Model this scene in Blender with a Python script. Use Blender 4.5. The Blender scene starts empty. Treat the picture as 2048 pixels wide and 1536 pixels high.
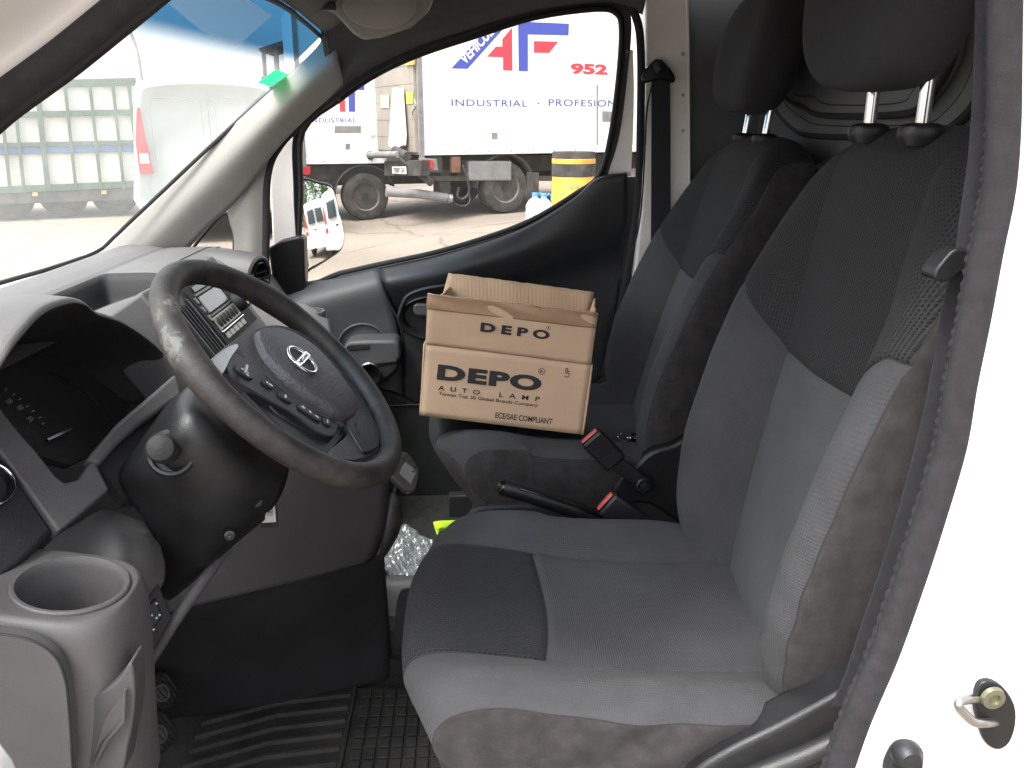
import bpy, bmesh, math, random
import numpy as np
from mathutils import Vector, Matrix
S = bpy.context.scene
COL = S.collection
R = math.radians
random.seed(4)
# ------------------------------------------------------------------ camera
CAM = np.array([0.0, -1.35, 1.45]); PITCH = R(17.4); YAW = R(3.0); FPX = 1656.0
fwd = np.array([math.sin(YAW)*math.cos(PITCH), math.cos(YAW)*math.cos(PITCH), -math.sin(PITCH)])
rgt = np.array([math.cos(YAW), -math.sin(YAW), 0.0]); upv = np.cross(rgt, fwd)
cd = bpy.data.cameras.new('camera'); cam = bpy.data.objects.new('camera', cd); COL.objects.link(cam)
cam.location = Vector(CAM)
cam.rotation_euler = Matrix((rgt, upv, -fwd)).transposed().to_euler()
cd.sensor_width = 36.0; cd.lens = FPX/2048*36.0; cd.clip_start = 0.02; cd.clip_end = 3000
S.camera = cam
# ------------------------------------------------------------------ sky, sun, exposure
SUN_EL, SUN_AZ = R(60), R(226)
w = bpy.data.worlds.new('World'); S.world = w; w.use_nodes = True
nt = w.node_tree; bg = nt.nodes['Background']
sky = nt.nodes.new('ShaderNodeTexSky'); sky.sky_type = 'NISHITA'; sky.sun_disc = False
sky.sun_elevation = SUN_EL; sky.sun_rotation = SUN_AZ; sky.dust_density = 4.0; sky.air_density = 1.0; sky.ozone_density = 1.0
hs = nt.nodes.new('ShaderNodeHueSaturation'); hs.inputs['Saturation'].default_value = 0.22; hs.inputs['Value'].default_value = 1.0
nt.links.new(sky.outputs[0], hs.inputs['Color']); nt.links.new(hs.outputs[0], bg.inputs['Color']); bg.inputs['Strength'].default_value = 0.15
sl = bpy.data.lights.new('sun', 'SUN'); sl.energy = 1.0; sl.angle = R(20); sl.color = (1, .965, .92)
so = bpy.data.objects.new('sun', sl); COL.objects.link(so)
# direction the light comes from: behind the photographer and above
sd = Vector((math.sin(SUN_AZ)*math.cos(SUN_EL), math.cos(SUN_AZ)*math.cos(SUN_EL), math.sin(SUN_EL)))
so.rotation_euler = sd.to_track_quat('Z', 'Y').to_euler(); so.location = (0, -8, 12)
S.view_settings.view_transform = 'Standard'; S.view_settings.look = 'None'; S.view_settings.exposure = 1.95; S.view_settings.gamma = 1
S.render.engine = 'CYCLES'; S.cycles.max_bounces = 9; S.cycles.diffuse_bounces = 4; S.cycles.transparent_max_bounces = 16
try: S.cycles.use_denoising = True
except Exception: pass

# ------------------------------------------------------------------ point helpers
def ray(px, py): return fwd + rgt*(px-1024)/FPX + upv*(768-py)/FPX
def AY(px, py, Y): d = ray(px, py); return CAM + d*((Y-CAM[1])/d[1])
def AX(px, py, X): d = ray(px, py); return CAM + d*((X-CAM[0])/d[0])
def AZ(px, py, Z): d = ray(px, py); return CAM + d*((Z-CAM[2])/d[2])
WS0 = np.array([-.83, 0, 1.19]); WSN = np.array([1.0, 0, -1.16]); WSN /= np.linalg.norm(WSN)   # windscreen plane
def AW(px, py, off=0.0): d = ray(px, py); o = WS0+WSN*off; return CAM + d*(((o-CAM)@WSN)/(d@WSN))
V3 = lambda *a: np.array(a, float)

# ------------------------------------------------------------------ materials
def mat(name, col, rough=.5, metal=0, mott=None, bump=None, spec=None, col2=None, coat=0, extra=None):
    """mott=(scale, amount) colour mottling; bump=(scale, strength); col2 second colour for the mottling"""
    m = bpy.data.materials.new(name); m.use_nodes = True; t = m.node_tree; b = t.nodes['Principled BSDF']
    b.inputs['Base Color'].default_value = (*col, 1); b.inputs['Roughness'].default_value = rough; b.inputs['Metallic'].default_value = metal
    if spec is not None: b.inputs['Specular IOR Level'].default_value = spec
    if coat: b.inputs['Coat Weight'].default_value = coat
    tc = t.nodes.new('ShaderNodeTexCoord')
    if mott:
        n = t.nodes.new('ShaderNodeTexNoise'); n.inputs['Scale'].default_value = mott[0]; n.inputs['Detail'].default_value = 5; n.inputs['Roughness'].default_value = .62
        t.links.new(tc.outputs['Object'], n.inputs['Vector'])
        r = t.nodes.new('ShaderNodeValToRGB'); r.color_ramp.elements[0].position = .36; r.color_ramp.elements[1].position = .66
        c2 = col2 or tuple(min(1, c*(1+mott[1])) for c in col); c1 = col if col2 else tuple(c*(1-mott[1]) for c in col)
        r.color_ramp.elements[0].color = (*c1, 1); r.color_ramp.elements[1].color = (*c2, 1)
        t.links.new(n.outputs['Fac'], r.inputs['Fac']); t.links.new(r.outputs['Color'], b.inputs['Base Color'])
        mr = t.nodes.new('ShaderNodeMapRange'); mr.inputs['To Min'].default_value = rough-.06; mr.inputs['To Max'].default_value = min(1, rough+.08)
        t.links.new(n.outputs['Fac'], mr.inputs['Value']); t.links.new(mr.outputs[0], b.inputs['Roughness'])
    if bump:
        n2 = t.nodes.new('ShaderNodeTexNoise'); n2.inputs['Scale'].default_value = bump[0]; n2.inputs['Detail'].default_value = 2
        t.links.new(tc.outputs['Object'], n2.inputs['Vector'])
        bp = t.nodes.new('ShaderNodeBump'); bp.inputs['Strength'].default_value = bump[1]; bp.inputs['Distance'].default_value = .002
        t.links.new(n2.outputs['Fac'], bp.inputs['Height']); t.links.new(bp.outputs[0], b.inputs['Normal'])
    if extra: extra(m, t, b, tc)
    return m

def glass(name, tint=(1, 1, 1), haze=.03, band=None, dirt=.03, refl=.05):
    m = bpy.data.materials.new(name); m.use_nodes = True; t = m.node_tree; t.nodes.clear()
    out = t.nodes.new('ShaderNodeOutputMaterial'); tr = t.nodes.new('ShaderNodeBsdfTransparent'); gl = t.nodes.new('ShaderNodeBsdfGlossy'); gl.inputs['Roughness'].default_value = .02
    gl.inputs['Color'].default_value = (1, 1, 1, 1)
    df = t.nodes.new('ShaderNodeBsdfTranslucent'); df.inputs['Color'].default_value = (.86, .88, .84, 1)
    tr.inputs['Color'].default_value = (*tint, 1)
    tc = t.nodes.new('ShaderNodeTexCoord')
    if band:
        sp = t.nodes.new('ShaderNodeSeparateXYZ'); t.links.new(tc.outputs['Object'], sp.inputs[0])
        ad = t.nodes.new('ShaderNodeMath'); ad.operation = 'MULTIPLY_ADD'; ad.inputs[1].default_value = -.025; t.links.new(sp.outputs['Y'], ad.inputs[0]); t.links.new(sp.outputs['Z'], ad.inputs[2])
        r = t.nodes.new('ShaderNodeMapRange'); r.inputs['From Min'].default_value = band[0]; r.inputs['From Max'].default_value = band[1]; r.interpolation_type = 'SMOOTHSTEP'
        t.links.new(ad.outputs[0], r.inputs['Value'])
        mx = t.nodes.new('ShaderNodeMix'); mx.data_type = 'RGBA'; mx.inputs['A'].default_value = (*tint, 1); mx.inputs['B'].default_value = (.025, .125, .24, 1)
        t.links.new(r.outputs[0], mx.inputs['Factor']); t.links.new(mx.outputs['Result'], tr.inputs['Color'])
    n = t.nodes.new('ShaderNodeTexNoise'); n.inputs['Scale'].default_value = 5; n.inputs['Detail'].default_value = 6; t.links.new(tc.outputs['Object'], n.inputs['Vector'])
    sn = t.nodes.new('ShaderNodeTexVoronoi'); sn.inputs['Scale'].default_value = 190; t.links.new(tc.outputs['Object'], sn.inputs['Vector'])
    rs = t.nodes.new('ShaderNodeMapRange'); rs.inputs['From Min'].default_value = .12; rs.inputs['From Max'].default_value = .05; rs.inputs['To Min'].default_value = 0; rs.inputs['To Max'].default_value = dirt*5
    t.links.new(sn.outputs['Distance'], rs.inputs['Value'])
    mr = t.nodes.new('ShaderNodeMapRange'); mr.inputs['From Min'].default_value = .4; mr.inputs['From Max'].default_value = .75; mr.inputs['To Min'].default_value = haze; mr.inputs['To Max'].default_value = haze+dirt
    t.links.new(n.outputs['Fac'], mr.inputs['Value'])
    adn = t.nodes.new('ShaderNodeMath'); adn.operation = 'ADD'; t.links.new(mr.outputs[0], adn.inputs[0]); t.links.new(rs.outputs[0], adn.inputs[1])
    hz = adn
    if band:
        iv = t.nodes.new('ShaderNodeMath'); iv.operation = 'MULTIPLY_ADD'; iv.inputs[1].default_value = -.93; iv.inputs[2].default_value = 1; t.links.new(r.outputs[0], iv.inputs[0])
        hz = t.nodes.new('ShaderNodeMath'); hz.operation = 'MULTIPLY'; t.links.new(adn.outputs[0], hz.inputs[0]); t.links.new(iv.outputs[0], hz.inputs[1])
    m1 = t.nodes.new('ShaderNodeMixShader'); t.links.new(hz.outputs[0], m1.inputs[0]); t.links.new(tr.outputs[0], m1.inputs[1]); t.links.new(df.outputs[0], m1.inputs[2])
    lw = t.nodes.new('ShaderNodeLayerWeight'); lw.inputs['Blend'].default_value = .25
    mu = t.nodes.new('ShaderNodeMath'); mu.operation = 'MULTIPLY'; mu.inputs[1].default_value = refl*4; t.links.new(lw.outputs['Fresnel'], mu.inputs[0])
    m2 = t.nodes.new('ShaderNodeMixShader'); t.links.new(mu.outputs[0], m2.inputs[0]); t.links.new(m1.outputs[0], m2.inputs[1]); t.links.new(gl.outputs[0], m2.inputs[2])
    t.links.new(m2.outputs[0], out.inputs[0]); return m

def knit_extra(kind):
    def f(m, t, b, tc):
        # weave from the UV map (metres on the cloth)
        uv = t.nodes.new('ShaderNodeUVMap'); uv.uv_map = 'UVMap'
        if kind == 'rib':
            br = t.nodes.new('ShaderNodeTexBrick'); br.offset = .5; br.squash = 1
            br.inputs['Scale'].default_value = 1.0; br.inputs['Brick Width'].default_value = .0068; br.inputs['Row Height'].default_value = .0044
            br.inputs['Mortar Size'].default_value = .0015; br.inputs['Mortar Smooth'].default_value = .6; br.inputs['Bias'].default_value = 0
            br.inputs['Color1'].default_value = (0, 0, 0, 1); br.inputs['Color2'].default_value = (0, 0, 0, 1); br.inputs['Mortar'].default_value = (1, 1, 1, 1)
            sx = t.nodes.new('ShaderNodeSeparateXYZ'); cx = t.nodes.new('ShaderNodeCombineXYZ'); t.links.new(uv.outputs[0], sx.inputs[0]); t.links.new(sx.outputs['Y'], cx.inputs['X']); t.links.new(sx.outputs['X'], cx.inputs['Y'])
            t.links.new(cx.outputs[0], br.inputs['Vector']); fac = br.outputs['Fac']
            dist, st = .0022, 1.0
        else:
            vo = t.nodes.new('ShaderNodeTexVoronoi'); vo.inputs['Scale'].default_value = 330; vo.inputs['Randomness'].default_value = .15
            t.links.new(uv.outputs[0], vo.inputs['Vector']); fac = vo.outputs['Distance']; dist, st = .0012, .8
        bp = t.nodes.new('ShaderNodeBump'); bp.inputs['Strength'].default_value = st; bp.inputs['Distance'].default_value = dist
        t.links.new(fac, bp.inputs['Height']); t.links.new(bp.outputs[0], b.inputs['Normal'])
        if kind == 'rib':
            src = b.inputs['Base Color'].links[0].from_socket
            mx = t.nodes.new('ShaderNodeMix'); mx.data_type = 'RGBA'; mx.blend_type = 'MULTIPLY'; mx.inputs['Factor'].default_value = 1
            rr = t.nodes.new('ShaderNodeMapRange'); rr.inputs['To Min'].default_value = .22; rr.inputs['To Max'].default_value = 1.35
            t.links.new(fac, rr.inputs['Value']); t.links.new(src, mx.inputs['A']); t.links.new(rr.outputs[0], mx.inputs['B']); t.links.new(mx.outputs['Result'], b.inputs['Base Color'])
        b.inputs['Sheen Weight'].default_value = .02; b.inputs['Sheen Roughness'].default_value = .5
    return f
def suede_extra(m, t, b, tc):
    b.inputs['Sheen Weight'].default_value = .05; b.inputs['Sheen Roughness'].default_value = .45
    b.inputs['Sheen Tint'].default_value = (.9, .8, .78, 1)
def worn_extra(m, t, b, tc):
    # worn leather: greyish bald patches where the driver's hands rub
    n = t.nodes.new('ShaderNodeTexNoise'); n.inputs['Scale'].default_value = 16; n.inputs['Detail'].default_value = 9; n.inputs['Roughness'].default_value = .7
    t.links.new(tc.outputs['Object'], n.inputs['Vector'])
    sp = t.nodes.new('ShaderNodeVectorMath'); sp.operation = 'DISTANCE'; sp.inputs[1].default_value = (-.315, -.50, 1.235); t.links.new(tc.outputs['Object'], sp.inputs[0])
    mr = t.nodes.new('ShaderNodeMapRange'); mr.inputs['From Min'].default_value = .10; mr.inputs['From Max'].default_value = .0; mr.inputs['To Min'].default_value = 0; mr.inputs['To Max'].default_value = .23
    t.links.new(sp.outputs['Value'], mr.inputs['Value'])
    ad = t.nodes.new('ShaderNodeMath'); ad.operation = 'ADD'; t.links.new(n.outputs['Fac'], ad.inputs[0]); t.links.new(mr.outputs[0], ad.inputs[1])
    r = t.nodes.new('ShaderNodeValToRGB'); e = r.color_ramp.elements
    e[0].position = .40; e[0].color = (.013, .0115, .011, 1); e[1].position = .60; e[1].color = (.040, .033, .030, 1)
    x = e.new(.68); x.color = (.055, .048, .043, 1); x = e.new(.72); x.color = (.13, .125, .112, 1)
    t.links.new(ad.outputs[0], r.inputs[0]); t.links.new(r.outputs[0], b.inputs['Base Color'])

M = {}
M['dash'] = mat('dash_plastic', (.122, .115, .118), .55, mott=(14, .06), bump=(900, .28))
M['knee'] = mat('grey_lower_trim_plastic', (.094, .089, .090), .55, mott=(14, .08), bump=(900, .28))
M['kneed'] = mat('darker_grey_lower_trim_plastic', (.062, .060, .062), .55, mott=(14, .08), bump=(900, .28))
M['dash_mid'] = mat('mid_grey_plastic', (0.072, 0.068, 0.071), .5, mott=(12, .10), bump=(800, .3))
M['dash_low'] = mat('brown_grey_plastic', (.062, .057, .059), .55, mott=(6, .12), bump=(800, .3))
M['black'] = mat('black_plastic', (0.0112, 0.0112, 0.0126), .42, mott=(20, .25), bump=(700, .22))
M['door_blk'] = mat('door_black_plastic', (0.0165, 0.0175, 0.02), .40, mott=(9, .15), bump=(900, .2))
M['door_gry'] = mat('door_grey_plastic', (0.06, 0.062, 0.068), .5, mott=(9, .1), bump=(900, .25))
M['softblk'] = mat('matt_black_plastic', (.0135, .0135, .0145), .7, mott=(10, .3), bump=(500, .3))
M['gloss'] = mat('gloss_black', (.008, .008, .010), .12, mott=(30, .2))
M['void'] = mat('carpet_black', (.010, .010, .011), .95, mott=(60, .35), bump=(500, .8))
M['carpet'] = mat('dusty_black_carpet', (.012, .012, .012), .95, mott=(40, .3), bump=(450, .9), col2=(.035, .032, .029))
M['pillar'] = mat('beige_pillar_trim', (.265, .252, .236), .6, mott=(8, .05), bump=(1000, .2))
M['liner'] = mat('grey_headliner', (0.15, 0.145, 0.14), .85, mott=(30, .08), bump=(600, .3))
M['liner_dk'] = mat('dark_roof_side_trim', (0.075, 0.073, 0.072), .7, mott=(20, .1), bump=(700, .3))
M['visor'] = mat('sun_visor_vinyl', (0.31, 0.29, 0.265), .65, mott=(12, .06), bump=(600, .3))
M['white'] = mat('white_van_paint', (.72, .705, .70), .28, mott=(3, .03), coat=.5)
M['whitein'] = mat('white_inner_paint', (.86, .83, .80), .4, mott=(5, .06), coat=.2)
M['rubber'] = mat('flocked_rubber_seal', (.0225, .0205, .0235), .9, mott=(70, .25), bump=(1500, .5))
M['rubblk'] = mat('black_rubber', (.012, .012, .013), .6, mott=(20, .3), bump=(300, .2))
M['bulk'] = mat('bulkhead_plastic', (.105, .108, .114), .48, mott=(6, .12), bump=(700, .2))
M['web'] = mat('black_seat_belt_webbing', (.014, .014, .018), .62, mott=(50, .2), bump=(1200, .6))
M['chrome'] = mat('chrome', (.80, .80, .80), .12, 1)
M['steel'] = mat('brushed_steel', (.45, .44, .43), .3, 1, mott=(30, .1))
M['fab'] = mat('smooth_grey_seat_cloth', (.042, .042, .045), .92, mott=(6, .22), extra=knit_extra('fine'))
M['fab2'] = mat('bluish_grey_seat_cloth', (.064, .066, .070), .9, mott=(7, .12), extra=knit_extra('fine'))
M['rib'] = mat('ribbed_black_seat_cloth', (0.015, 0.0152, 0.017), .85, mott=(9, .12), extra=knit_extra('rib'))
M['suede'] = mat('brushed_brown_grey_seat_side', (.033, .029, .030), .97, mott=(38, .32), bump=(750, .55), extra=suede_extra)
M['thread'] = mat('seat_seam_thread', (.018, .017, .018), .9)
M['headcl'] = mat('black_headrest_cloth', (.024, .024, .027), .92, mott=(16, .15), bump=(800, .7))
M['leather'] = mat('worn_leather_rim', (.04, .035, .03), .58, bump=(420, .22), extra=worn_extra)
M['hubpad'] = mat('grained_grey_airbag_cover', (0.062, 0.056, 0.061), .5, mott=(14, .1), bump=(330, .9))
M['card'] = mat('cardboard', (.58, .395, .265), .82, mott=(7, .06), bump=(120, .15))
M['cardin'] = mat('cardboard_inside', (.60, .41, .265), .85, mott=(5, .08), extra=None)
M['tape'] = mat('brown_packing_tape', (0.36, 0.22, 0.13), .35, mott=(10, .08))
M['ink'] = mat('black_print', (.022, .020, .020), .7)
M['red'] = mat('red_release_button', (.62, .075, .075), .38)
M['whiteprint'] = mat('white_print', (.62, .62, .62), .5)
M['greymark'] = mat('grey_dial_print', (.20, .20, .20), .5)
M['label'] = mat('white_paper_label', (.62, .61, .58), .6)
M['green'] = mat('green_sticker', (.02, .62, .16), .5)
def _sticker(m, t, b, tc):
    d = t.nodes.new('ShaderNodeBsdfTranslucent'); d.inputs[0].default_value = (.03, .80, .24, 1); x = t.nodes.new('ShaderNodeMixShader'); x.inputs[0].default_value = .5
    o = t.nodes['Material Output']; t.links.new(b.outputs[0], x.inputs[1]); t.links.new(d.outputs[0], x.inputs[2]); t.links.new(x.outputs[0], o.inputs[0])
M['green'] = mat('green_sticker', (.03, .72, .20), .5, extra=_sticker)
M['hiviz'] = mat('fluorescent_yellow_cloth', (.55, .85, .03), .8, mott=(40, .1))
M['silverp'] = mat('silver_plastic', (.10, .095, .09), .35, .4, mott=(30, .08))
M['goldp'] = mat('champagne_radio_plastic', (.30, .265, .21), .38, .35, mott=(20, .08))
M['lcd'] = mat('grey_lcd_screen', (.20, .20, .19), .18, mott=(6, .05))
M['winglass'] = glass('side_window_glass', (.97, .985, .98), .015, dirt=.02)
M['wsglass'] = glass('windscreen_glass', (.93, .965, .94), .085, band=(1.545, 1.583), dirt=.035, refl=.006)
def rdr(m, rough): m.node_tree.nodes['Principled BSDF'].inputs['Roughness'].default_value = rough; return m

# ------------------------------------------------------------------ object helpers
WM = {}
def wm(o): return WM.get(o.name, Matrix.Identity(4)) if o else Matrix.Identity(4)
def thing(name, label, cat, loc=(0, 0, 0), group=None):
    o = bpy.data.objects.new(name, None); COL.objects.link(o); o.location = loc; o.empty_display_size = .1
    o['label'] = label; o['category'] = cat
    if group: o['group'] = group
    WM[o.name] = Matrix.Translation(loc); return o
def tag(o, label, cat, group=None, kind=None):
    if label: o['label'] = label
    if cat: o['category'] = cat
    if group: o['group'] = group
    if kind: o['kind'] = kind
    return o
def adopt(o, parent):
    if parent is not None:
        o.parent = parent; o.matrix_parent_inverse = wm(parent).inverted()
    WM[o.name] = Matrix.Identity(4)
    return o
def build(name, verts, faces, m, parent=None, smooth=True, bevel=0, subd=0, solid=0, uvs=None, midx=None, auto=None):
    me = bpy.data.meshes.new(name); me.from_pydata([tuple(map(float, v)) for v in verts], [], faces)
    for k in (m if isinstance(m, (list, tuple)) else [m]): me.materials.append(k)
    if midx is not None: me.polygons.foreach_set('material_index', midx)
    if uvs is not None:
        l = me.uv_layers.new(name='UVMap'); idx = np.zeros(len(me.loops), int); me.loops.foreach_get('vertex_index', idx)
        l.data.foreach_set('uv', np.array(uvs, float)[idx].ravel())
    me.polygons.foreach_set('use_smooth', [smooth]*len(me.polygons))
    me.validate(); me.update()
    o = bpy.data.objects.new(name, me); COL.objects.link(o); adopt(o, parent)
    if solid: k = o.modifiers.new('s', 'SOLIDIFY'); k.thickness = solid; k.offset = -1
    if bevel: k = o.modifiers.new('b', 'BEVEL'); k.width = bevel; k.segments = 3; k.limit_method = 'ANGLE'; k.angle_limit = R(35)
    if subd: k = o.modifiers.new('u', 'SUBSURF'); k.levels = k.render_levels = subd
    if bevel and smooth:
        try: me.set_sharp_from_angle(angle=R(40))
        except Exception: pass
    return o

class MB:
    def __init__(s): s.v = []; s.f = []
    def add(s, vs, fs):
        b = len(s.v); s.v += [tuple(map(float, q)) for q in vs]; s.f += [tuple(b+i for i in f) for f in fs]; return s
    def box(s, c, d, ax=None):
        c = V3(*c); d = V3(*d)/2; A = np.eye(3) if ax is None else np.array([np.array(a, float)/np.linalg.norm(a) for a in ax])
        vs = [c + A[0]*d[0]*i + A[1]*d[1]*j + A[2]*d[2]*k for i in (-1, 1) for j in (-1, 1) for k in (-1, 1)]
        return s.add(vs, [(0, 1, 3, 2), (4, 6, 7, 5), (0, 4, 5, 1), (2, 3, 7, 6), (0, 2, 6, 4), (1, 5, 7, 3)])
    def b2(s, a, b): a = V3(*a); b = V3(*b); return s.box((a+b)/2, abs(b-a))
    def tube(s, path, r, n=12, caps=True, flat=1.0, closed=False):
        P = [V3(*p) for p in path]; rs = r if hasattr(r, '__len__') else [r]*len(P); L = len(P); rings = []
        ref = None
        for i, p in enumerate(P):
            if closed: t = P[(i+1) % L]-P[i-1]
            else: t = P[min(i+1, L-1)]-P[max(i-1, 0)]
            t = t/(np.linalg.norm(t)+1e-12)
            if ref is None: ref = V3(0, 0, 1) if abs(t[2]) < .9 else V3(0, 1, 0)
            a = np.cross(t, ref); a /= np.linalg.norm(a)+1e-12; b = np.cross(a, t); ref = b
            rings.append([p + rs[i]*(math.cos(2*math.pi*k/n)*a + flat*math.sin(2*math.pi*k/n)*b) for k in range(n)])
        vs = [q for g in rings for q in g]; fs = []
        for i in range(L if closed else L-1):
            j = (i+1) % L
            for k in range(n): fs.append((i*n+k, i*n+(k+1) % n, j*n+(k+1) % n, j*n+k))
        if caps and not closed: fs += [tuple(range(n))[::-1], tuple((L-1)*n+k for k in range(n))]
        return s.add(vs, fs)
    def lathe(s, c, axis, prof, n=32, ref=None, a2=1.0, cap0=True):
        """prof: list of (radius, height along axis)"""
        c = V3(*c); z = V3(*axis); z /= np.linalg.norm(z); rf = V3(*(ref or (0, 0, 1))); rf = rf if abs(z@rf) < .95 else V3(0, 1, 0)
        a = np.cross(z, rf); a /= np.linalg.norm(a); b = np.cross(z, a); vs = []; fs = []
        for (r, h) in prof:
            for k in range(n): th = 2*math.pi*k/n; vs.append(c + z*h + r*(math.cos(th)*a + a2*math.sin(th)*b))
        for i in range(len(prof)-1):
            for k in range(n): fs.append((i*n+k, i*n+(k+1) % n, (i+1)*n+(k+1) % n, (i+1)*n+k))
        if prof[0][0] > 0 and cap0: fs.append(tuple(range(n))[::-1])
        if prof[-1][0] > 0: fs.append(tuple((len(prof)-1)*n+k for k in range(n)))
        return s.add(vs, fs)
    def prism(s, pts, vec):
        """closed outline pts (3D, planar-ish) extruded by vec"""
        P = [V3(*p) for p in pts]; v = V3(*vec); n = len(P)
        return s.add(P + [p+v for p in P], [tuple(range(n))[::-1], tuple(range(n, 2*n))] + [(i, (i+1) % n, n+(i+1) % n, n+i) for i in range(n)])
    def build(s, name, m, parent=None, smooth=True, bevel=0, subd=0, fix=True):
        o = build(name, s.v, s.f, m, parent, smooth, 0, 0)
        if fix:
            bm = bmesh.new(); bm.from_mesh(o.data); bmesh.ops.recalc_face_normals(bm, faces=bm.faces); bm.to_mesh(o.data); bm.free()
        if bevel: k = o.modifiers.new('b', 'BEVEL'); k.width = bevel; k.segments = 3; k.limit_method = 'ANGLE'; k.angle_limit = R(35)
        if subd: k = o.modifiers.new('u', 'SUBSURF'); k.levels = k.render_levels = subd
        if smooth:
            try: o.data.set_sharp_from_angle(angle=R(38))
            except Exception: pass
        return o

def cr(P, n, closed=False):
    """Catmull-Rom through points"""
    P = [V3(*p) for p in P]; L = len(P); out = []
    rng = range(L) if closed else range(L-1)
    for i in rng:
        if closed: a, b, c, d = P[i-1], P[i], P[(i+1) % L], P[(i+2) % L]
        else:
            b, c = P[i], P[i+1]; a = P[i-1] if i else 2*b-c; d = P[i+2] if i+2 < L else 2*c-b
        for k in range(n):
            t = k/n; out.append(.5*((2*b)+(-a+c)*t+(2*a-5*b+4*c-d)*t*t+(-a+3*b-3*c+d)*t**3))
    if not closed: out.append(P[-1])
    return out
def patch(rows, nu=6, nv=6):
    rows = [cr(r_, nu) for r_ in rows]; cols = list(zip(*rows)); cols = [cr(c, nv) for c in cols]
    g = list(zip(*cols)); R_, C_ = len(g), len(g[0])
    vs = [p for r_ in g for p in r_]; fs = [(i*C_+j, i*C_+j+1, (i+1)*C_+j+1, (i+1)*C_+j) for i in range(R_-1) for j in range(C_-1)]
    return vs, fs
def sheet(name, rows, m, parent, th=.003, nu=6, nv=6, away=True, **k):
    """smooth surface through a net of points, given real thickness on the side away from the seat room"""
    vs, fs = patch(rows, nu, nv)
    a, b, c, d = [V3(*vs[i]) for i in fs[len(fs)//2]]
    nrm = np.cross(b-a, d-a); flip = (nrm @ (CAM-a)) < 0
    if flip: fs = [f[::-1] for f in fs]
    return build(name, vs, fs, m, parent, solid=th, **k)
def rrect(w_, h_, r_, n=6):
    out = []
    for cx, cy, a0 in ((w_/2-r_, h_/2-r_, 0), (-w_/2+r_, h_/2-r_, 90), (-w_/2+r_, -h_/2+r_, 180), (w_/2-r_, -h_/2+r_, 270)):
        for k in range(n+1): a = R(a0+90*k/n); out.append((cx+r_*math.cos(a), cy+r_*math.sin(a)))
    return out
def plate(mb, c, ax, ay, w_, h_, r_, th, n=6):
    """rounded rectangle slab in the plane ax, ay, thickness th along ax x ay"""
    ax = V3(*ax)/np.linalg.norm(ax); ay = V3(*ay)/np.linalg.norm(ay); nn = np.cross(ax, ay); c = V3(*c)
    return mb.prism([c+ax*x+ay*y for x, y in rrect(w_, h_, r_, n)], nn*th)
def text(s, org, ax, ay, wid, hei, m, parent=None, name='lettering', bold=0, th=.0004, align='l', space=1.0, shear=0):
    cu = bpy.data.curves.new('t', 'FONT'); cu.body = s; cu.size = 1; cu.offset = bold; cu.extrude = 0; cu.space_character = space; cu.shear = shear; cu.resolution_u = 4
    to = bpy.data.objects.new('t', cu); COL.objects.link(to); dg = bpy.context.evaluated_depsgraph_get(); dg.update()
    me = bpy.data.meshes.new_from_object(to.evaluated_get(dg)); bpy.data.objects.remove(to)
    v = np.array([q.co[:] for q in me.vertices]); fs = [tuple(p.vertices) for p in me.polygons]
    mn, mxx = v.min(0), v.max(0); ax = V3(*ax)/np.linalg.norm(ax); ay = V3(*ay)/np.linalg.norm(ay); nn = np.cross(ax, ay); o = V3(*org)
    sx = wid/(mxx[0]-mn[0]); sy = (hei/(mxx[1]-mn[1])) if hei else sx
    x0 = mn[0] if align == 'l' else (mn[0]+mxx[0])/2
    P = [o + ax*(q[0]-x0)*sx + ay*(q[1]-mn[1])*sy + nn*th for q in v]
    bpy.data.meshes.remove(me)
    return build(name, P, fs, m, parent, smooth=False)

# ================================================================== THE VAN
van = thing('delivery_van', 'white delivery van with its driver door open, grey and black cab with two cloth seats', 'van')

# ------------------------------------------------------------------ seats
def lerp_tab(tab, x):
    xs = [t[0] for t in tab]
    return np.array([np.interp(x, xs, [t[k] for t in tab]) for k in range(1, len(tab[0]))])
def smooth_tab(tab, x, w_=.02):
    return (lerp_tab(tab, x-w_)+lerp_tab(tab, x-w_/2)+lerp_tab(tab, x)*2+lerp_tab(tab, x+w_/2)+lerp_tab(tab, x+w_))/6
def path_sampler(pts, step):
    P = np.array(cr(pts, 24)); d = np.r_[0, np.cumsum(np.linalg.norm(np.diff(P, axis=0), axis=1))]
    n = int(d[-1]/step); t = np.linspace(0, d[-1], n+1)
    return np.stack([np.interp(t, d, P[:, k]) for k in range(P.shape[1])], 1), t
def gauss(x, s): return math.exp(-(x/s)**2)

def col_params(inner, n1, n2, n3):
    """columns across a seat: s in 0..3, whole numbers fall on the seams, with fine columns beside each seam"""
    c = [k/n1 for k in range(n1)]+[.985] + [1, 1.02] + [1+k/n2 for k in range(1, n2)]+[1.975, 1.987] + [2, 2.012] + [2+k/n3 for k in range(1, n3+1)]
    c = sorted(set(c)); return [-x for x in c[:0:-1]] + c
def warp_rows(tl, tb, shift):
    """slide the path parameter near the boundary tb by shift, fading out over 12 cm"""
    return tl + shift*np.exp(-((tl-tb)/.085)**2)
def row_params(total, tb, n):
    t = list(np.linspace(0, total, n)); t = [x for x in t if abs(x-tb) > .003]
    return np.array(sorted(t+[tb-.0022, tb-.0009, tb, tb+.0009, tb+.0022]))
def fine_path(pts):
    P = np.array(cr(pts, 30)); d = np.r_[0, np.cumsum(np.linalg.norm(np.diff(P, axis=0), axis=1))]
    return P, d
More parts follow.
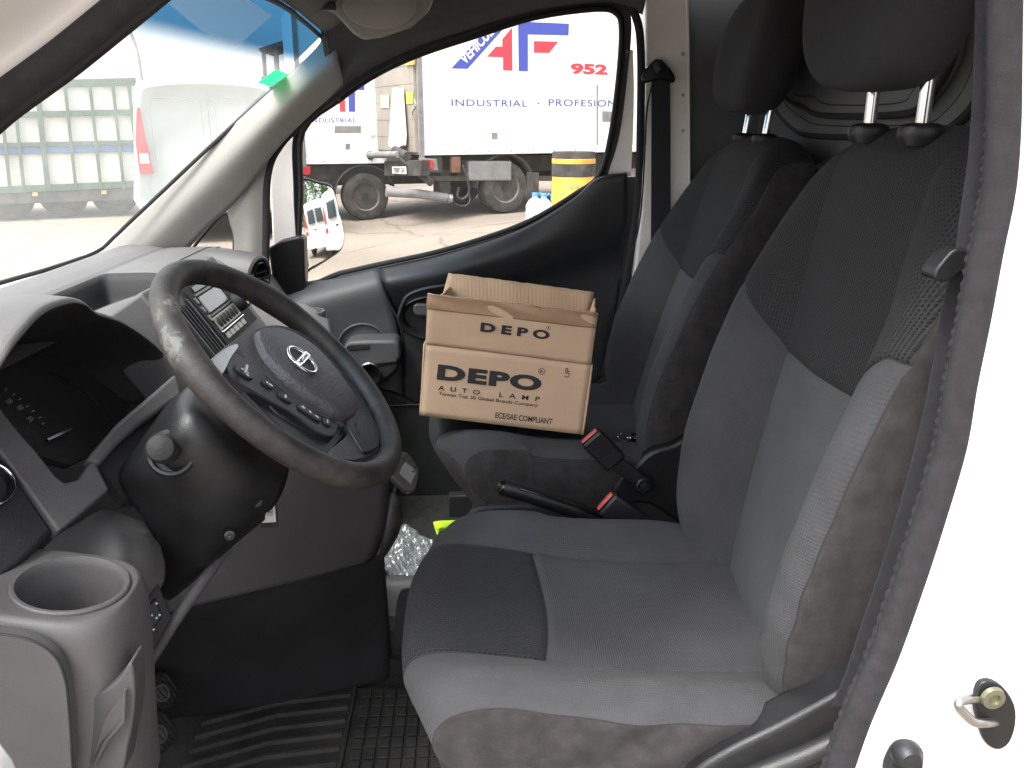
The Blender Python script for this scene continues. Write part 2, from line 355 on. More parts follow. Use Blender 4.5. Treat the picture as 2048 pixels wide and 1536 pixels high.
def cushion_mesh(yc, sgn):
    P, d = fine_path([(.055, .60), (.0, .67), (-.048, .735), (-.084, .792), (-.093, .824), (-.077, .849), (-.035, .858), (.05, .850), (.16, .834), (.28, .824), (.43, .815)])
    X_ = lambda t: np.interp(t, d, P[:, 0]); Z_ = lambda t: np.interp(t, d, P[:, 1])
    tb = float(d[np.argmax((P[:, 0] > .088) & (P[:, 1] > .8))]); tn = float(d[np.argmax(P[:, 1] > .74)]); tn2 = float(d[np.argmax(P[:, 1] > .812)]); rows = row_params(d[-1], tb, 112)
    cols = col_params(.135, 26, 22, 18); IN, L = .135, .40; vs = []; uv = []; fs = []; mi = []
    for ti in rows:
        for s in cols:
            a = abs(s); sg = 1 if s > 0 else -1
            x0 = float(X_(ti)); W = .232 + .012*smooth_tab([(-.12, 0), (.1, 1), (.3, 1), (.43, .2)], x0)[0]
            ya = a*IN if a <= 1 else (IN+(a-1)*(W-IN) if a <= 2 else W+(a-2)*(L-W))
            t = float(warp_rows(ti, tb, .016*(1-(min(ya, IN)/IN)**2)-.006)) if a <= 1 else float(ti)+(-.006*math.exp(-((ti-tb)/.085)**2))
            x = float(X_(t)); z = float(Z_(t))
            b = smooth_tab([(-.12, .0), (-.08, .35), (.0, .75), (.12, 1), (.3, 1), (.40, .6), (.43, .5)], x)[0]
            hs_ = b*.018-.028*(.45**1.6)*2.6; q = 0
            if a <= 1: y = ya; dz = -.026*b + .012*b*(ya/IN)**2 + .004*math.cos(ya/IN*1.57)
            elif a <= 2: u = a-1; y = ya; dz = b*(-.014+.032*math.sin(min(1, u*1.55)*math.pi/2)) - .028*max(0, u-.55)**1.6*2.6
            else: q = a-2; y = W + .008*math.sin(min(1, q*3)*1.57) - .03*q; dz = hs_
            xr = (.050 if sg == sgn else .085)*max(0, (y/.24))**(3.4 if sg == sgn else 2.6)*smooth_tab([(-.12, 1), (.02, 1), (.12, 0)], x)[0]
            Z = z + dz; X = x + xr
            if q > 0:
                zb = .62; Z = Z+(zb-Z)*q if Z > zb else Z
                X = X + (.045-X*.2)*q*smooth_tab([(-.12, 1), (.0, .55), (.12, .0)], x)[0]
                y += .006*math.sin(X*34+2*q)*q + .004*math.sin(X*71+Z*30)*q*(X > 0)
            g = .0045*gauss(ya-IN, .0040)*(1 if z > .78 else 0) + .0035*gauss(ya-W, .0032)
            if a < 1: g += .0045*gauss(ti-tb, .0040)
            Z -= g
            if sg == sgn and a > 1: Z += .0022*math.sin(ya*165+X*42)*gauss(X-.14, .11)*gauss(ya-.22, .05); y += .0025*math.sin(X*60+ya*120)*gauss(X-.2, .14)*(a > 1.6)
            Z += .0012*math.sin(X*19+y*11)+.0008*math.sin(y*37-X*23)
            vs.append((X, yc+sg*y, Z)); uv.append((sg*ya, ti))
    C_ = len(cols)
    for i in range(len(rows)-1):
        for j in range(C_-1):
            fs.append((i*C_+j, i*C_+j+1, (i+1)*C_+j+1, (i+1)*C_+j))
            a = abs(cols[j]+cols[j+1])/2; t = (rows[i]+rows[i+1])/2
            if a < 1: k = 3 if t < tn-.03 else (1 if t < tb else 0)
            elif a < 2: k = 0 if t > tn2 else 3
            else: k = 3
            if (a < 1 and abs(t-tb) < .0010) or (.984 < a < 1 and t > tn) or (1.986 < a < 2.0): k = 4
            mi.append(k)
    return vs, fs, uv, mi

def backrest_mesh(yc, sgn, rec):
    P, d = fine_path([(.395, .735), (.385, .79), (.388, .86), (.402, .95), (.420, 1.05), (.438, 1.15), (.455, 1.25), (.470, 1.34), (.485, 1.408), (.512, 1.440), (.555, 1.449), (.592, 1.427), (.602, 1.36), (.60, 1.25), (.59, .95), (.56, .78)])
    X_ = lambda t: np.interp(t, d, P[:, 0]); Z_ = lambda t: np.interp(t, d, P[:, 1])
    tb = float(d[np.argmax(P[:, 1] > 1.145)]); ttop = float(d[int(np.argmax(P[:, 1]))]); ztop = float(P[:, 1].max())
    rows = row_params(d[-1], tb, 150); cols = col_params(.118, 24, 24, 16); IN, L = .118, .40; vs = []; uv = []; fs = []; mi = []
    def W_of(z): return smooth_tab([(.72, .195), (.80, .212), (.90, .230), (1.0, .240), (1.15, .243), (1.25, .240), (1.33, .228), (1.39, .208), (1.42, .188), (1.45, .165)], z, .03)[0]
    def B_of(z): return smooth_tab([(.72, .02), (.80, .045), (.88, .070), (1.0, .078), (1.12, .070), (1.22, .048), (1.32, .022), (1.40, .004), (1.45, 0)], z, .03)[0]
    for ti in rows:
        for s in cols:
            a = abs(s); sg = 1 if s > 0 else -1
            up = .088*min(1, max(0, a-1)/.8) if a < 2 else .088
            t = float(warp_rows(ti, tb, up)); x = float(X_(t)); z = float(Z_(t)); front = t <= ttop
            back = 0 if front else float(np.clip((ztop-z)/.04, 0, 1)); W = W_of(z); B = B_of(z)*(1-back)
            ya = a*IN if a <= 1 else (IN+(a-1)*(W-IN) if a <= 2 else W+(a-2)*(L-W))
            he = B - .030*(.28**1.5)*3.2
            if a <= 1: y = ya; h = .006*math.cos(ya/IN*1.57)**1.5-.004
            elif a <= 2: u = a-1; y = ya; h = B*math.sin(min(1, u*1.28)*math.pi/2)**1.5 - .004*max(0, 1-u*3)**2 - .030*max(0, u-.72)**1.5*3.2
            else: q = a-2; y = W + .006*math.sin(min(1, q*4)*1.57) - .028*q*q; h = he - (B+.085)*q
            h *= (1-back)
            g = .0045*gauss(ya-IN, .0042)*(ti < tb) + .0035*gauss(ya-W, .0030)
            if front and a < 2: g += .0045*gauss(ti-tb, .0040)
            h -= g
            sh = max(0, (y/W))**4*smooth_tab([(1.2, 0), (1.36, .030), (1.45, .045)], z)[0]
            X = x-h; Z = z-sh
            X += .0014*math.sin(Z*21+y*15)
            if sg == sgn and front and a > 1.5: X += .0014*math.sin(Z*95+y*80)*gauss(Z-.93, .12)
            dx, dz = X-.39, Z-.84; c_, s_ = math.cos(rec), math.sin(rec)
            vs.append((.39+dx*c_+dz*s_, yc+sg*y, .84-dx*s_+dz*c_)); uv.append((sg*ya, ti))
    C_ = len(cols)
    for i in range(len(rows)-1):
        for j in range(C_-1):
            fs.append((i*C_+j, i*C_+j+1, (i+1)*C_+j+1, (i+1)*C_+j))
            a = abs(cols[j]+cols[j+1])/2; t = (rows[i]+rows[i+1])/2
            if t > ttop+.03: k = 3
            elif a < 2: k = 1 if t > tb else (2 if a < 1 else 0)
            else: k = 3
            if (1.986 < a < 2.0) or (.984 < a < 1 and t < tb) or (a < 2 and abs(t-tb) < .0010): k = 4
            mi.append(k)
    return vs, fs, uv, mi, (lambda x, y, z: (.39+(x-.39)*math.cos(rec)+(z-.84)*math.sin(rec), y, .84-(x-.39)*math.sin(rec)+(z-.84)*math.cos(rec)))

def headrest(parent, yc, rec, tf, dx=0):
    tf0 = tf; tf = lambda x, y, z: tf0(x+dx, y, z)
    n1, n2 = 40, 28; vs = []; fs = []
    hw, hh, hd = .149, .124, .058; zc = 1.610; xc = .520
    for i in range(n2+1):
        ph = -math.pi/2+math.pi*i/n2
        for j in range(n1):
            th = 2*math.pi*j/n1
            def sp(v, e): return math.copysign(abs(v)**e, v)
            cy = sp(math.cos(ph), .55); y = hw*cy*sp(math.cos(th), .55); x = hd*cy*sp(math.sin(th), .75); z = hh*sp(math.sin(ph), .60)
            wy = 1-.16*max(0, -z/hh) - .02*max(0, z/hh); y *= wy
            x += .030*(y/hw)**2*(-1) + .018*(z/hh)      # wings a little forward, top leaning back
            vs.append(tf(xc+x, yc+y, zc+z))
    for i in range(n2):
        for j in range(n1): fs.append((i*n1+j, i*n1+(j+1) % n1, (i+1)*n1+(j+1) % n1, (i+1)*n1+j))
    h = build('headrest', vs, fs, M['headcl'], parent, subd=1)
    for sy in (-1, 1):
        y = yc+sy*.062
        MB().tube([tf(.527, y, 1.436), tf(.527, y, 1.52)], .0075, 14).build('headrest_post', M['chrome'], parent)
        MB().lathe(tf(.527, y, 1.440), (0, 0, 1), [(.020, -.012), (.025, -.004), (.026, .003), (.024, .008), (.018, .011), (.009, .012)], 28, a2=.62).build('post_guide', M['black'], parent)
    return h

SEATM = [M['fab'], M['rib'], M['fab2'], M['suede'], M['thread']]
def make_seat(name, label, yc, sgn, rec):
    vs, fs, uv, mi = cushion_mesh(yc, sgn)
    cush = build('seat_cushion', vs, fs, SEATM, None, uvs=uv, midx=mi)
    root = cush; root.name = name; root['label'] = label; adopt(root, van); WM[root.name] = Matrix.Identity(4)
    # own cushion stays a sub-part: the seat itself is an Empty
    e = bpy.data.objects.new(name, None); COL.objects.link(e); adopt(e, van)
    root.name = 'seat_cushion'; e.name = name; e['label'] = label; del root['label']; adopt(root, e)
    vs, fs, uv, mi, tf = backrest_mesh(yc, sgn, rec)
    build('backrest', vs, fs, SEATM, e, uvs=uv, midx=mi)
    headrest(e, yc, rec, tf, -.030 if sgn < 0 else -.008)
    # black plastic side cover over the recliner
    ys = yc + sgn*.262
    c1 = [(.27, ys, .80), (.33, ys, .835), (.40, ys+sgn*.004, .885), (.46, ys+sgn*.004, .93), (.52, ys, .93), (.53, ys, .80), (.50, ys, .64), (.22, ys, .64), (.205, ys, .70), (.23, ys, .765)]
    o = MB().prism(cr(c1, 5, True), (0, -sgn*.045, 0)).build('side_cover', M['black'], e, bevel=.008)
    c2 = [(.22, .69), (.28, .76), (.36, .80), (.44, .845), (.50, .87)]
    MB().tube([(x, ys+sgn*.004, z) for x, z in [q for q in map(tuple, cr([(a, b) for a, b in c2], 6))]], .014, 12, flat=.9).build('cover_rib', M['black'], e)
    # seat base and rail
    m = MB(); m.b2((-.0, yc-.19, .56), (.45, yc+.19, .70)); m.build('seat_base', M['softblk'], e, bevel=.02)
    m = MB(); m.b2((-.06, yc-.20, .48), (.50, yc-.17, .56)); m.build('seat_rail', M['softblk'], e, bevel=.004)
    m = MB(); m.b2((-.06, yc+.17, .48), (.50, yc+.20, .56)); m.build('seat_rail', M['softblk'], e, bevel=.004)
    return e
dseat = make_seat('driver_seat', 'driver seat nearest the open door with dusty cushion', -.365, -1, R(0))
pseat = make_seat('passenger_seat', 'passenger seat carrying the cardboard box', .385, 1, R(6.5))

# ------------------------------------------------------------------ cab shell
def AP(px, py, p0, n): d = ray(px, py); return CAM + d*(((V3(*p0)-CAM)@V3(*n))/(d@V3(*n)))
def AD(px, py, off=0.0): return AP(px, py, (0, .99-.21*1.1+.0+off, 1.1), (0, 1, .21))     # passenger door plane with tumblehome
def dup_off(P, v): return [p+V3(*v) for p in P]

m = MB(); m.b2((-1.0, -.74, .44), (.76, .78, .50)); m.build('cab_floor', M['carpet'], van, bevel=.01)
m = MB(); m.prism([(-.62, -.74, .50), (-.98, -.74, .86), (-1.0, -.74, .86), (-1.0, -.74, .45), (-.62, -.74, .45)], (0, 1.5, 0)); m.build('toe_board', M['void'], van)
m = MB(); m.b2((-1.02, -.74, .80), (-.97, .76, 1.09)); m.build('firewall', M['void'], van)
# bulkhead behind the seats, pressed ribs round a shallow panel
m = MB(); m.b2((.70, -.72, .46), (.73, .78, 1.80)); bulk = m.build('bulkhead', M['bulk'], van)
for k in range(4):
    q = 21*k
    P = [(1500+q*.9, -120), (1530+q*.9, 100), (1548+q, 195-q*.2), (1592+q, 256-q), (1650+q*.6, 272-q), (1850-q*.4, 270-q), (1925-q, 244-q), (1975-q, 170-q), (1992-q, 40), (1995-q, -120)]
    P = cr([AX(x, y, .70) for x, y in P], 5)
    MB().prism(P, (-(.010 if k % 2 == 0 else .004)-.010*(k//2+k % 2*.0)-.004*k, 0, 0)).build('pressed_panel', M['bulk'], bulk, bevel=.0035)
    MB().tube([p+V3(-(.010 if k % 2 == 0 else .004)-.010*(k//2)-.004*k+.004, 0, 0) for p in P], .0065, 8).build('groove_shade', M['softblk'], bulk)  # black tubes stand in for the shade in the undercut grooves
for y0, y1 in ((228, 232), (238, 243)):
    MB().tube([AX(1380, y0, .695), AX(1500, y0-3, .695)], .005, 8).build('pressed_rib', M['bulk'], bulk)
for (a, b) in (((1385, 60), (1470, 150)),):
    m = MB(); p, q = AX(*a, .695), AX(*b, .695); m.b2((.685, p[1], q[2]), (.70, q[1], p[2])); m.build('raised_pad', M['bulk'], bulk, bevel=.006)

m = MB(); m.b2((.505, .705, .46), (.735, .76, 1.80)); m.build('rear_side_trim', M['bulk'], van, bevel=.01)
# roof, headliner and roof side trim over the passenger window
m = MB(); m.b2((-.36, -.70, 1.775), (.73, .62, 1.80)); m.build('headliner', M['liner'], van, bevel=.01)
m = MB(); m.b2((-.34, -.74, 1.805), (1.9, .66, 1.86)); m.build('roof_skin', M['white'], van, bevel=.03)
top = [(668, 205), (740, 150), (834, 100), (951, 58), (1069, 22), (1180, 6), (1240, 8), (1285, 30)]
r0 = [AD(x, y, -.010) for x, y in top]
r1 = [p+V3(.0, -.03, .030) for p in r0]; r2 = [p+V3(-.005, -.05, .075) for p in r0]; r3 = [V3(p[0]-.01, .50, max(1.70, 1.77-.0)) for p in r0]
r3 = [V3(p[0], .47, 1.775) for p in r0]
sheet('roof_side_trim', [r0, r1, r2, r3], M['liner_dk'], van, th=.008)
tr = [AY(668, 190, .60), AY(620, 118, .55), AY(648, 78, .54)]
# front header: from the windscreen's upper edge back to the headliner
hd = [[AW(x, y, .0)+V3(.012, 0, -.0) for x, y in ((655, 80), (610, 45), (560, 8), (470, -30), (300, -70))],
      [AW(x, y, .0)+V3(.05, -.0, .02) for x, y in ((655, 80), (610, 45), (560, 8), (470, -30), (300, -70))],
      [AW(x, y, .0)+V3(.12, -.0, .085) for x, y in ((655, 80), (610, 45), (560, 8), (470, -30), (300, -70))],
      [V3(AW(x, y)[0]+.2, AW(x, y)[1], 1.775) for x, y in ((655, 80), (610, 45), (560, 8), (470, -30), (300, -70))]]
sheet('windscreen_header', hd, M['liner'], van, th=.006)
# corner cap between header, pillar and side trim
wed = [(621, 117), (636, 95), (648, 78), (642, 62)]
cc = []
for (wx0, wy0), rj in zip(wed, (r0[0], r1[0], r2[0], r3[0])):
    a_ = AW(wx0, wy0)+V3(.006, 0, 0); cc.append([a_, a_*.5+rj*.5+V3(.004, -.012, -.004), rj+V3(.01, 0, .002)])
sheet('pillar_cap', cc, M['liner_dk'], van, th=.004)
# sun visor with its hinge and clip
vis = [(612, -30), (640, 18), (668, 30), (705, 70), (726, 83), (762, 78), (820, 58), (850, 32), (862, 0), (866, -40)]
m = MB(); pts = [AY(x, y, .36) for x, y in vis]; m.prism(pts, (.01, .05, .02)); v_ = m.build('sun_visor', M['visor'], van, bevel=.008)
m = MB(); m.lathe(AY(760, 10, .352), (0, -1, .15), [(.070, .0), (.070, .004), (.066, .006), (0, .007)], 36, a2=.62); m.build('visor_lamp', M['visor'], v_)
m = MB(); m.tube([AY(628, 20, .35), AY(655, 8, .345), AY(680, -20, .34)], .008, 10); m.build('visor_hinge', M['dash_mid'], v_)
m = MB(); m.box(AY(655, 12, .34), (.03, .012, .014)); m.build('visor_clip', M['black'], v_, bevel=.003)
m = MB(); m.b2(AY(560, -60, .30), AY(700, -10, .42)+V3(0, 0, .02)); m.build('roof_console', M['visor'], van, bevel=.012)

# windscreen
zt, zb = 1.665, 1.165
wx = lambda z: -.83+(z-1.19)*1.16
ny_ = 24; vs = []; fs = []
for i in range(13):
    z = zb+(zt-zb)*i/12
    for j in range(ny_+1):
        y = -.80+(.622+.80)*j/ny_; vs.append((wx(z), y, z))
fs = [(i*(ny_+1)+j, i*(ny_+1)+j+1, (i+1)*(ny_+1)+j+1, (i+1)*(ny_+1)+j) for i in range(12) for j in range(ny_)]
ws = build('windscreen', vs, fs, M['wsglass'], van)
edge = cr([AW(x, y, .006) for x, y in ((-200, 628), (0, 566), (100, 537), (192, 504), (228, 474), (265, 439), (330, 378), (400, 312), (520, 202), (600, 133), (636, 98), (646, 80), (634, 66), (606, 42), (560, 8), (470, -30))], 4)
MB().tube(edge, .0045, 8, flat=1.0).build('glass_seal', M['rubblk'], ws)
P = [AW(x, y, .003) for x, y in ((516, 165), (551, 139), (577, 148), (541, 174))]; build('windscreen_sticker', P, [(0, 1, 2, 3)], M['green'], ws, smooth=False)
a, b, c, d = [AW(x, y, .004) for x, y in ((516, 165), (551, 139), (577, 148), (541, 174))]
axs = b-a; ays = V3(*np.cross(WSN, axs))
ax_ = (AW(577, 148)-AW(541, 174)); ax_ /= np.linalg.norm(ax_); ay_ = np.cross(WSN, ax_); ay_ = -ay_ if ay_[2] < 0 else ay_
for k, (q, wd) in enumerate((((532, 166), .016), ((541, 158), .020), ((553, 150), .014))):
    text(['21 1', '2016', 'ITV'][k], AW(q[0], q[1], .0042), ax_, ay_, wd, .005, M['ink'], ws, name='sticker_print', bold=.01, th=0)
# white body and scuttle outside the glass
pth = cr([AW(x, y, -.03) for x, y in ((-100, 622), (60, 560), (165, 522), (250, 462), (300, 415), (345, 372))], 5)
MB().tube(pth, [.012]*len(pth), 10).build('scuttle_edge', M['white'], van)
hood = [[V3(-.90, y, 1.13-.10*(y/.8)**2) for y in (-.75, -.4, 0, .4, .72)], [V3(-1.2, y, 1.04-.10*(y/.8)**2) for y in (-.75, -.4, 0, .4, .72)],
        [V3(-1.5, y, .92-.12*(y/.8)**2) for y in (-.7, -.4, 0, .4, .68)], [V3(-1.62, y, .72-.1*(y/.8)**2) for y in (-.66, -.4, 0, .4, .62)]]
sheet('bonnet', hood, M['white'], van, th=.01)

# passenger side A pillar with the quarter window
def rowY(*q): return [AY(*p) for p in q]
L1 = [(664, 64), (600, 128), (520, 201), (400, 311), (265, 440), (186, 510)]
C1 = [(676, 118), (618, 168), (545, 240), (440, 345), (320, 465), (262, 520)]
R1 = [(690, 172), (630, 222), (560, 292), (478, 398), (408, 462), (352, 530)]
rows = [[AY(*a, .618), AY(*c, .600), AY(*b, .645)] for a, c, b in zip(L1, C1, R1)]
ap = sheet('windscreen_pillar', rows, M['pillar'], van, th=.012)
L2 = [(545, 290), (500, 345), (455, 400), (458, 440), (467, 475), (467, 535)]
R2 = [(575, 268), (548, 312), (538, 360), (534, 410), (531, 460), (530, 535)]
rows = [[AY(*a, .668), AY((a[0]+b[0])/2, (a[1]+b[1])/2, .655), AY(*b, .670)] for a, b in zip(L2, R2)]
sheet('quarter_window_post', rows, M['pillar'], van, th=.014)
qw = cr([AY(x, y, .672) for x, y in ((362, 530), (400, 478), (436, 437), (455, 427), (467, 436), (468, 480), (468, 530))], 4)
MB().tube(qw, .0035, 8).build('quarter_window_seal', M['rubblk'], van)
q = [AY(x, y, .70) for x, y in ((340, 545), (400, 465), (440, 420), (480, 415), (485, 545))]
build('quarter_window', [p for p in q], [tuple(range(5))], M['winglass'], van)

# passenger door -------------------------------------------------------
door = bpy.data.objects.new('passenger_door', None); COL.objects.link(door); adopt(door, van)
glassp = [(604, 560), (680, 546), (756, 529), (873, 504), (990, 469), (1069, 437), (1147, 390), (1198, 351), (1221, 273), (1237, 156), (1243, 60), (1232, 26), (1190, 18), (1069, 35), (951, 72), (842, 108), (756, 147), (678, 200), (606, 262), (602, 380)]
gc = [AD(x, y, .012) for x, y in glassp]
cen = sum(gc)/len(gc); big = [cen+(p-cen)*1.03 for p in gc]
build('door_window', big, [tuple(range(len(big)))], M['winglass'], door, smooth=False)
MB().tube(cr([AD(x, y) for x, y in glassp], 4, True), .0065, 8, closed=True).build('window_seal', M['rubblk'], door)
# black inner frame band and the painted frame outside it
def band(name, A, B, m_, par, off0, off1, th=.006, f=AD):
    sheet(name, [[f(*a, off0), f((a[0]+b[0])/2, (a[1]+b[1])/2, (off0+off1)/2), f(*b, off1)] for a, b in zip(A, B)], m_, par, th=th)
inR = [(1200, 356), (1224, 273), (1240, 156), (1246, 50), (1232, 20), (1190, 12), (1069, 29), (951, 66), (842, 102), (756, 141), (678, 194), (604, 258), (599, 380), (604, 470)]
ouR = [(1214, 352), (1238, 273), (1254, 156), (1262, 40), (1240, 8), (1190, 0), (1069, 17), (951, 54), (842, 90), (750, 131), (670, 184), (592, 256), (588, 380), (592, 470)]
band('window_frame', inR, ouR, M['rubblk'], door, .004, -.002)
band('painted_frame', [(1212, 352), (1236, 273), (1250, 180), (1254, 100)], [(1262, 352), (1266, 273), (1268, 180), (1266, 100)], M['whitein'], door, -.0, .0)
band('painted_frame', [(540, 300), (541, 380), (544, 440), (546, 500)], [(592, 256), (590, 360), (592, 430), (594, 500)], M['whitein'], door, .012, .004)
# lower door trim
def AYs(L, Y): return [AY(x, y, Y) for x, y in L]
bx = [(756, 533), (873, 508), (990, 473), (1069, 441), (1147, 394), (1198, 354), (1254, 345)]
rows = [[AD(x, y, .006) for x, y in bx], [AD(x, y+9, -.022) for x, y in bx],
        [AY(*p, .700) for p in ((764, 566), (880, 545), (1000, 512), (1085, 484), (1160, 452), (1210, 438), (1254, 432))],
        [AY(*p, .712) for p in ((775, 600), (885, 582), (1000, 552), (1090, 525), (1160, 500), (1210, 480), (1250, 470))],
        [AY(*p, .735) for p in ((790, 640), (890, 620), (1000, 600), (1090, 580), (1160, 560), (1205, 545), (1243, 530))],
        [AY(*p, .725) for p in ((800, 720), (890, 720), (1000, 720), (1080, 720), (1140, 715), (1190, 700), (1226, 680))],
        [AY(*p, .705) for p in ((800, 850), (890, 870), (1000, 880), (1080, 890), (1130, 890), (1160, 890), (1190, 890))],
        [AY(*p, .72) for p in ((800, 1080), (890, 1090), (1000, 1090), (1080, 1090), (1130, 1090), (1160, 1090), (1180, 1090))]]
sheet('door_trim', rows, M['door_blk'], door, th=.02)
fx = [(545, 590), (604, 566), (680, 551), (757, 533)]
rows = [[AD(x, y, .006) for x, y in fx], [AD(x, y+9, -.020) for x, y in fx],
        [AY(*p, .702) for p in ((545, 640), (610, 615), (690, 590), (766, 570))],
        [AY(*p, .712) for p in ((545, 720), (610, 700), (700, 670), (790, 640))],
        [AY(*p, .712) for p in ((545, 800), (620, 790), (700, 770), (802, 720))],
        [AY(*p, .70) for p in ((545, 880), (620, 880), (700, 860), (806, 830))]]
sheet('front_door_trim', rows, M['door_gry'], door, th=.02)
MB().tube(cr([AD(757, 534, -.020)]+[AY(*p, .698) for p in ((762, 560), (776, 600), (800, 650), (806, 700))], 5), .0022, 6).build('trim_joint', M['rubblk'], door)
m = MB(); m.b2((-.62, .770, .46), (.48, .81, 1.04)); m.build('door_shell', M['white'], door, bevel=.01)
m = MB(); m.prism(cr([AY(x, y, .69) for x, y in ((640, 800), (760, 780), (860, 820), (1000, 860), (1150, 880), (1150, 1030), (900, 1040), (640, 1030))], 4, True), (0, .03, 0)); m.build('door_pocket', M['softblk'], door, bevel=.008)
MB().tube([AY(770, 812, .685), AY(900, 806, .685), AY(1000, 805, .685)], .002, 6).build('pocket_edge', M['black'], door)
# inner handle in its recess
hc = AY(862, 635, .700)
m = MB(); m.lathe(hc, (0, -1, 0), [(.086, -.02), (.086, .006), (.080, .010), (.072, .004), (.066, -.022), (0, -.024)], 40, a2=.66); hr = m.build('handle_recess', M['black'], door)
m = MB(); plate(m, AY(852, 618, .695), (1, 0, -.05), (0, 0, 1), .062, .030, .012, .014); m.build('door_handle', M['dash_mid'], hr, bevel=.004)
MB().tube(cr([AY(*p, .690) for p in ((800, 620), (815, 592), (850, 578), (900, 570), (960, 560))], 5), .005, 8).build('recess_lip', M['door_blk'], hr)
# armrest with a slot, speaker grille and a bottle ring
up_ = [(686, 694), (700, 683), (745, 681), (790, 681), (799, 690), (802, 712), (795, 728), (760, 732), (700, 734), (680, 725)]
m = MB(); m.prism(AYs(up_, .63), (0, .08, 0)); ar = m.build('armrest', M['door_gry'], door, bevel=.008)
m = MB(); m.prism(AYs(((694, 692), (738, 689), (738, 696), (694, 700)), .627), (0, .008, 0)); m.build('armrest_slot', M['softblk'], ar)
m = MB(); m.prism(AYs(((690, 730), (800, 722), (796, 742), (770, 765), (745, 775), (715, 770), (690, 750)), .635), (0, .075, 0)); m.build('armrest_base', M['softblk'], ar, bevel=.01)
ring = AY(738, 750, .622); m = MB()
m.tube([ring+.030*V3(math.cos(t)*.9, 0, math.sin(t)*1.0)+V3(0, .006*math.cos(t), 0) for t in [2*math.pi*k/28 for k in range(28)]], .0032, 8, closed=True); m.build('chrome_ring', M['chrome'], ar)
m = MB(); m.lathe(ring, (0, -1, 0), [(.028, -.01), (.028, .0), (.02, -.006), (0, -.008)], 24); m.build('ring_inset', M['gloss'], ar)
sp = [AY(725+48*math.cos(t), 690-42*math.sin(t), .695) for t in [math.pi*k/16 for k in range(17)]]
MB().tube(sp, .003, 8).build('speaker_rim', M['door_gry'], door)
m = MB(); m.prism([AY(725+46*math.cos(t), 690-40*math.sin(t), .699) for t in [math.pi*k/16 for k in range(17)]], (0, .01, 0)); m.build('speaker_grille', M['door_gry'], door)
m = MB(); m.prism(AYs([(1228, 354), (1284, 354), (1282, 430), (1274, 520), (1256, 620), (1236, 720), (1205, 900), (1150, 900), (1205, 700), (1238, 500)], .735), (0, .01, 0)); m.build('door_edge', M['rubblk'], door)
# mirror sail panel
sl_ = [(536, 496), (560, 482), (600, 472), (608, 478), (610, 560), (608, 582), (595, 592), (560, 588), (545, 570)]
m = MB(); m.prism([AD(x, y, -.03) for x, y in sl_], (0, .05, 0)); m.build('mirror_sail', M['black'], door, bevel=.006)
# body seal round the door opening
sp_ = [(530, 600), (532, 470), (535, 350), (560, 290), (610, 240), (668, 192), (750, 138), (842, 96), (951, 58), (1069, 20), (1180, -2), (1246, 0), (1274, 40), (1282, 110), (1281, 250), (1276, 400), (1262, 500), (1244, 600), (1215, 720), (1190, 850)]
ysp = [.672]*4+[.668, .655, .650, .645, .640, .635, .630, .630, .632, .640, .655, .675, .685, .69, .69, .69]
MB().tube(cr([AY(x, y, Y) for (x, y), Y in zip(sp_, ysp)], 5), .0095, 10).build('door_seal', M['rubber'], van)

# passenger side mirror, outside the glass -----------------------------
mir = bpy.data.objects.new('side_mirror', None); COL.objects.link(mir); adopt(mir, van)
mc = AY(643, 450, .98); mn_ = V3(.886, -.463, .078); mn_ /= np.linalg.norm(mn_)
mx_ = np.cross((0, 0, 1), mn_); mx_ /= np.linalg.norm(mx_); mz_ = np.cross(mn_, mx_)
def mp(px, py, off=0): return AP(px, py, mc+mn_*off, mn_)
outl = [(596, 372), (640, 366), (664, 374), (672, 392), (680, 430), (688, 470), (684, 496), (660, 515), (625, 536), (600, 545)]
o2 = cr([mp(x, y) for x, y in outl], 4, True)
cen = sum(o2)/len(o2)
m = MB(); n_ = len(o2); rg = []
for sc_, h_ in ((1.0, .0), (1.05, -.004), (1.07, -.02), (.98, -.05), (.75, -.085), (.3, -.10)): rg.append([cen+(p-cen)*sc_+mn_*h_ for p in o2])
vs = [p for r_ in rg for p in r_]; fs = [(i*n_+k, i*n_+(k+1) % n_, (i+1)*n_+(k+1) % n_, (i+1)*n_+k) for i in range(5) for k in range(n_)]+[tuple(range(5*n_, 6*n_))]
m.add(vs, fs); m.build('mirror_housing', M['black'], mir)
# slightly convex glass
vs = []; fs = []; K = 8
for i in range(K+1):
    f_ = i/K
    for p in o2: q = cen+(p-cen)*.965*f_; r2_ = np.sum((q-cen)**2); vs.append(q+mn_*(.0035-r2_*.42))
fs = [(i*n_+k, i*n_+(k+1) % n_, (i+1)*n_+(k+1) % n_, (i+1)*n_+k) for i in range(K) for k in range(n_)]
build('mirror_glass', vs, fs, mat('mirror_silver', (.86, .88, .88), .015, 1), mir)
MB().tube([mp(600, 520, -.05), AD(600, 530, .02)], .022, 12).build('mirror_arm', M['black'], mir)

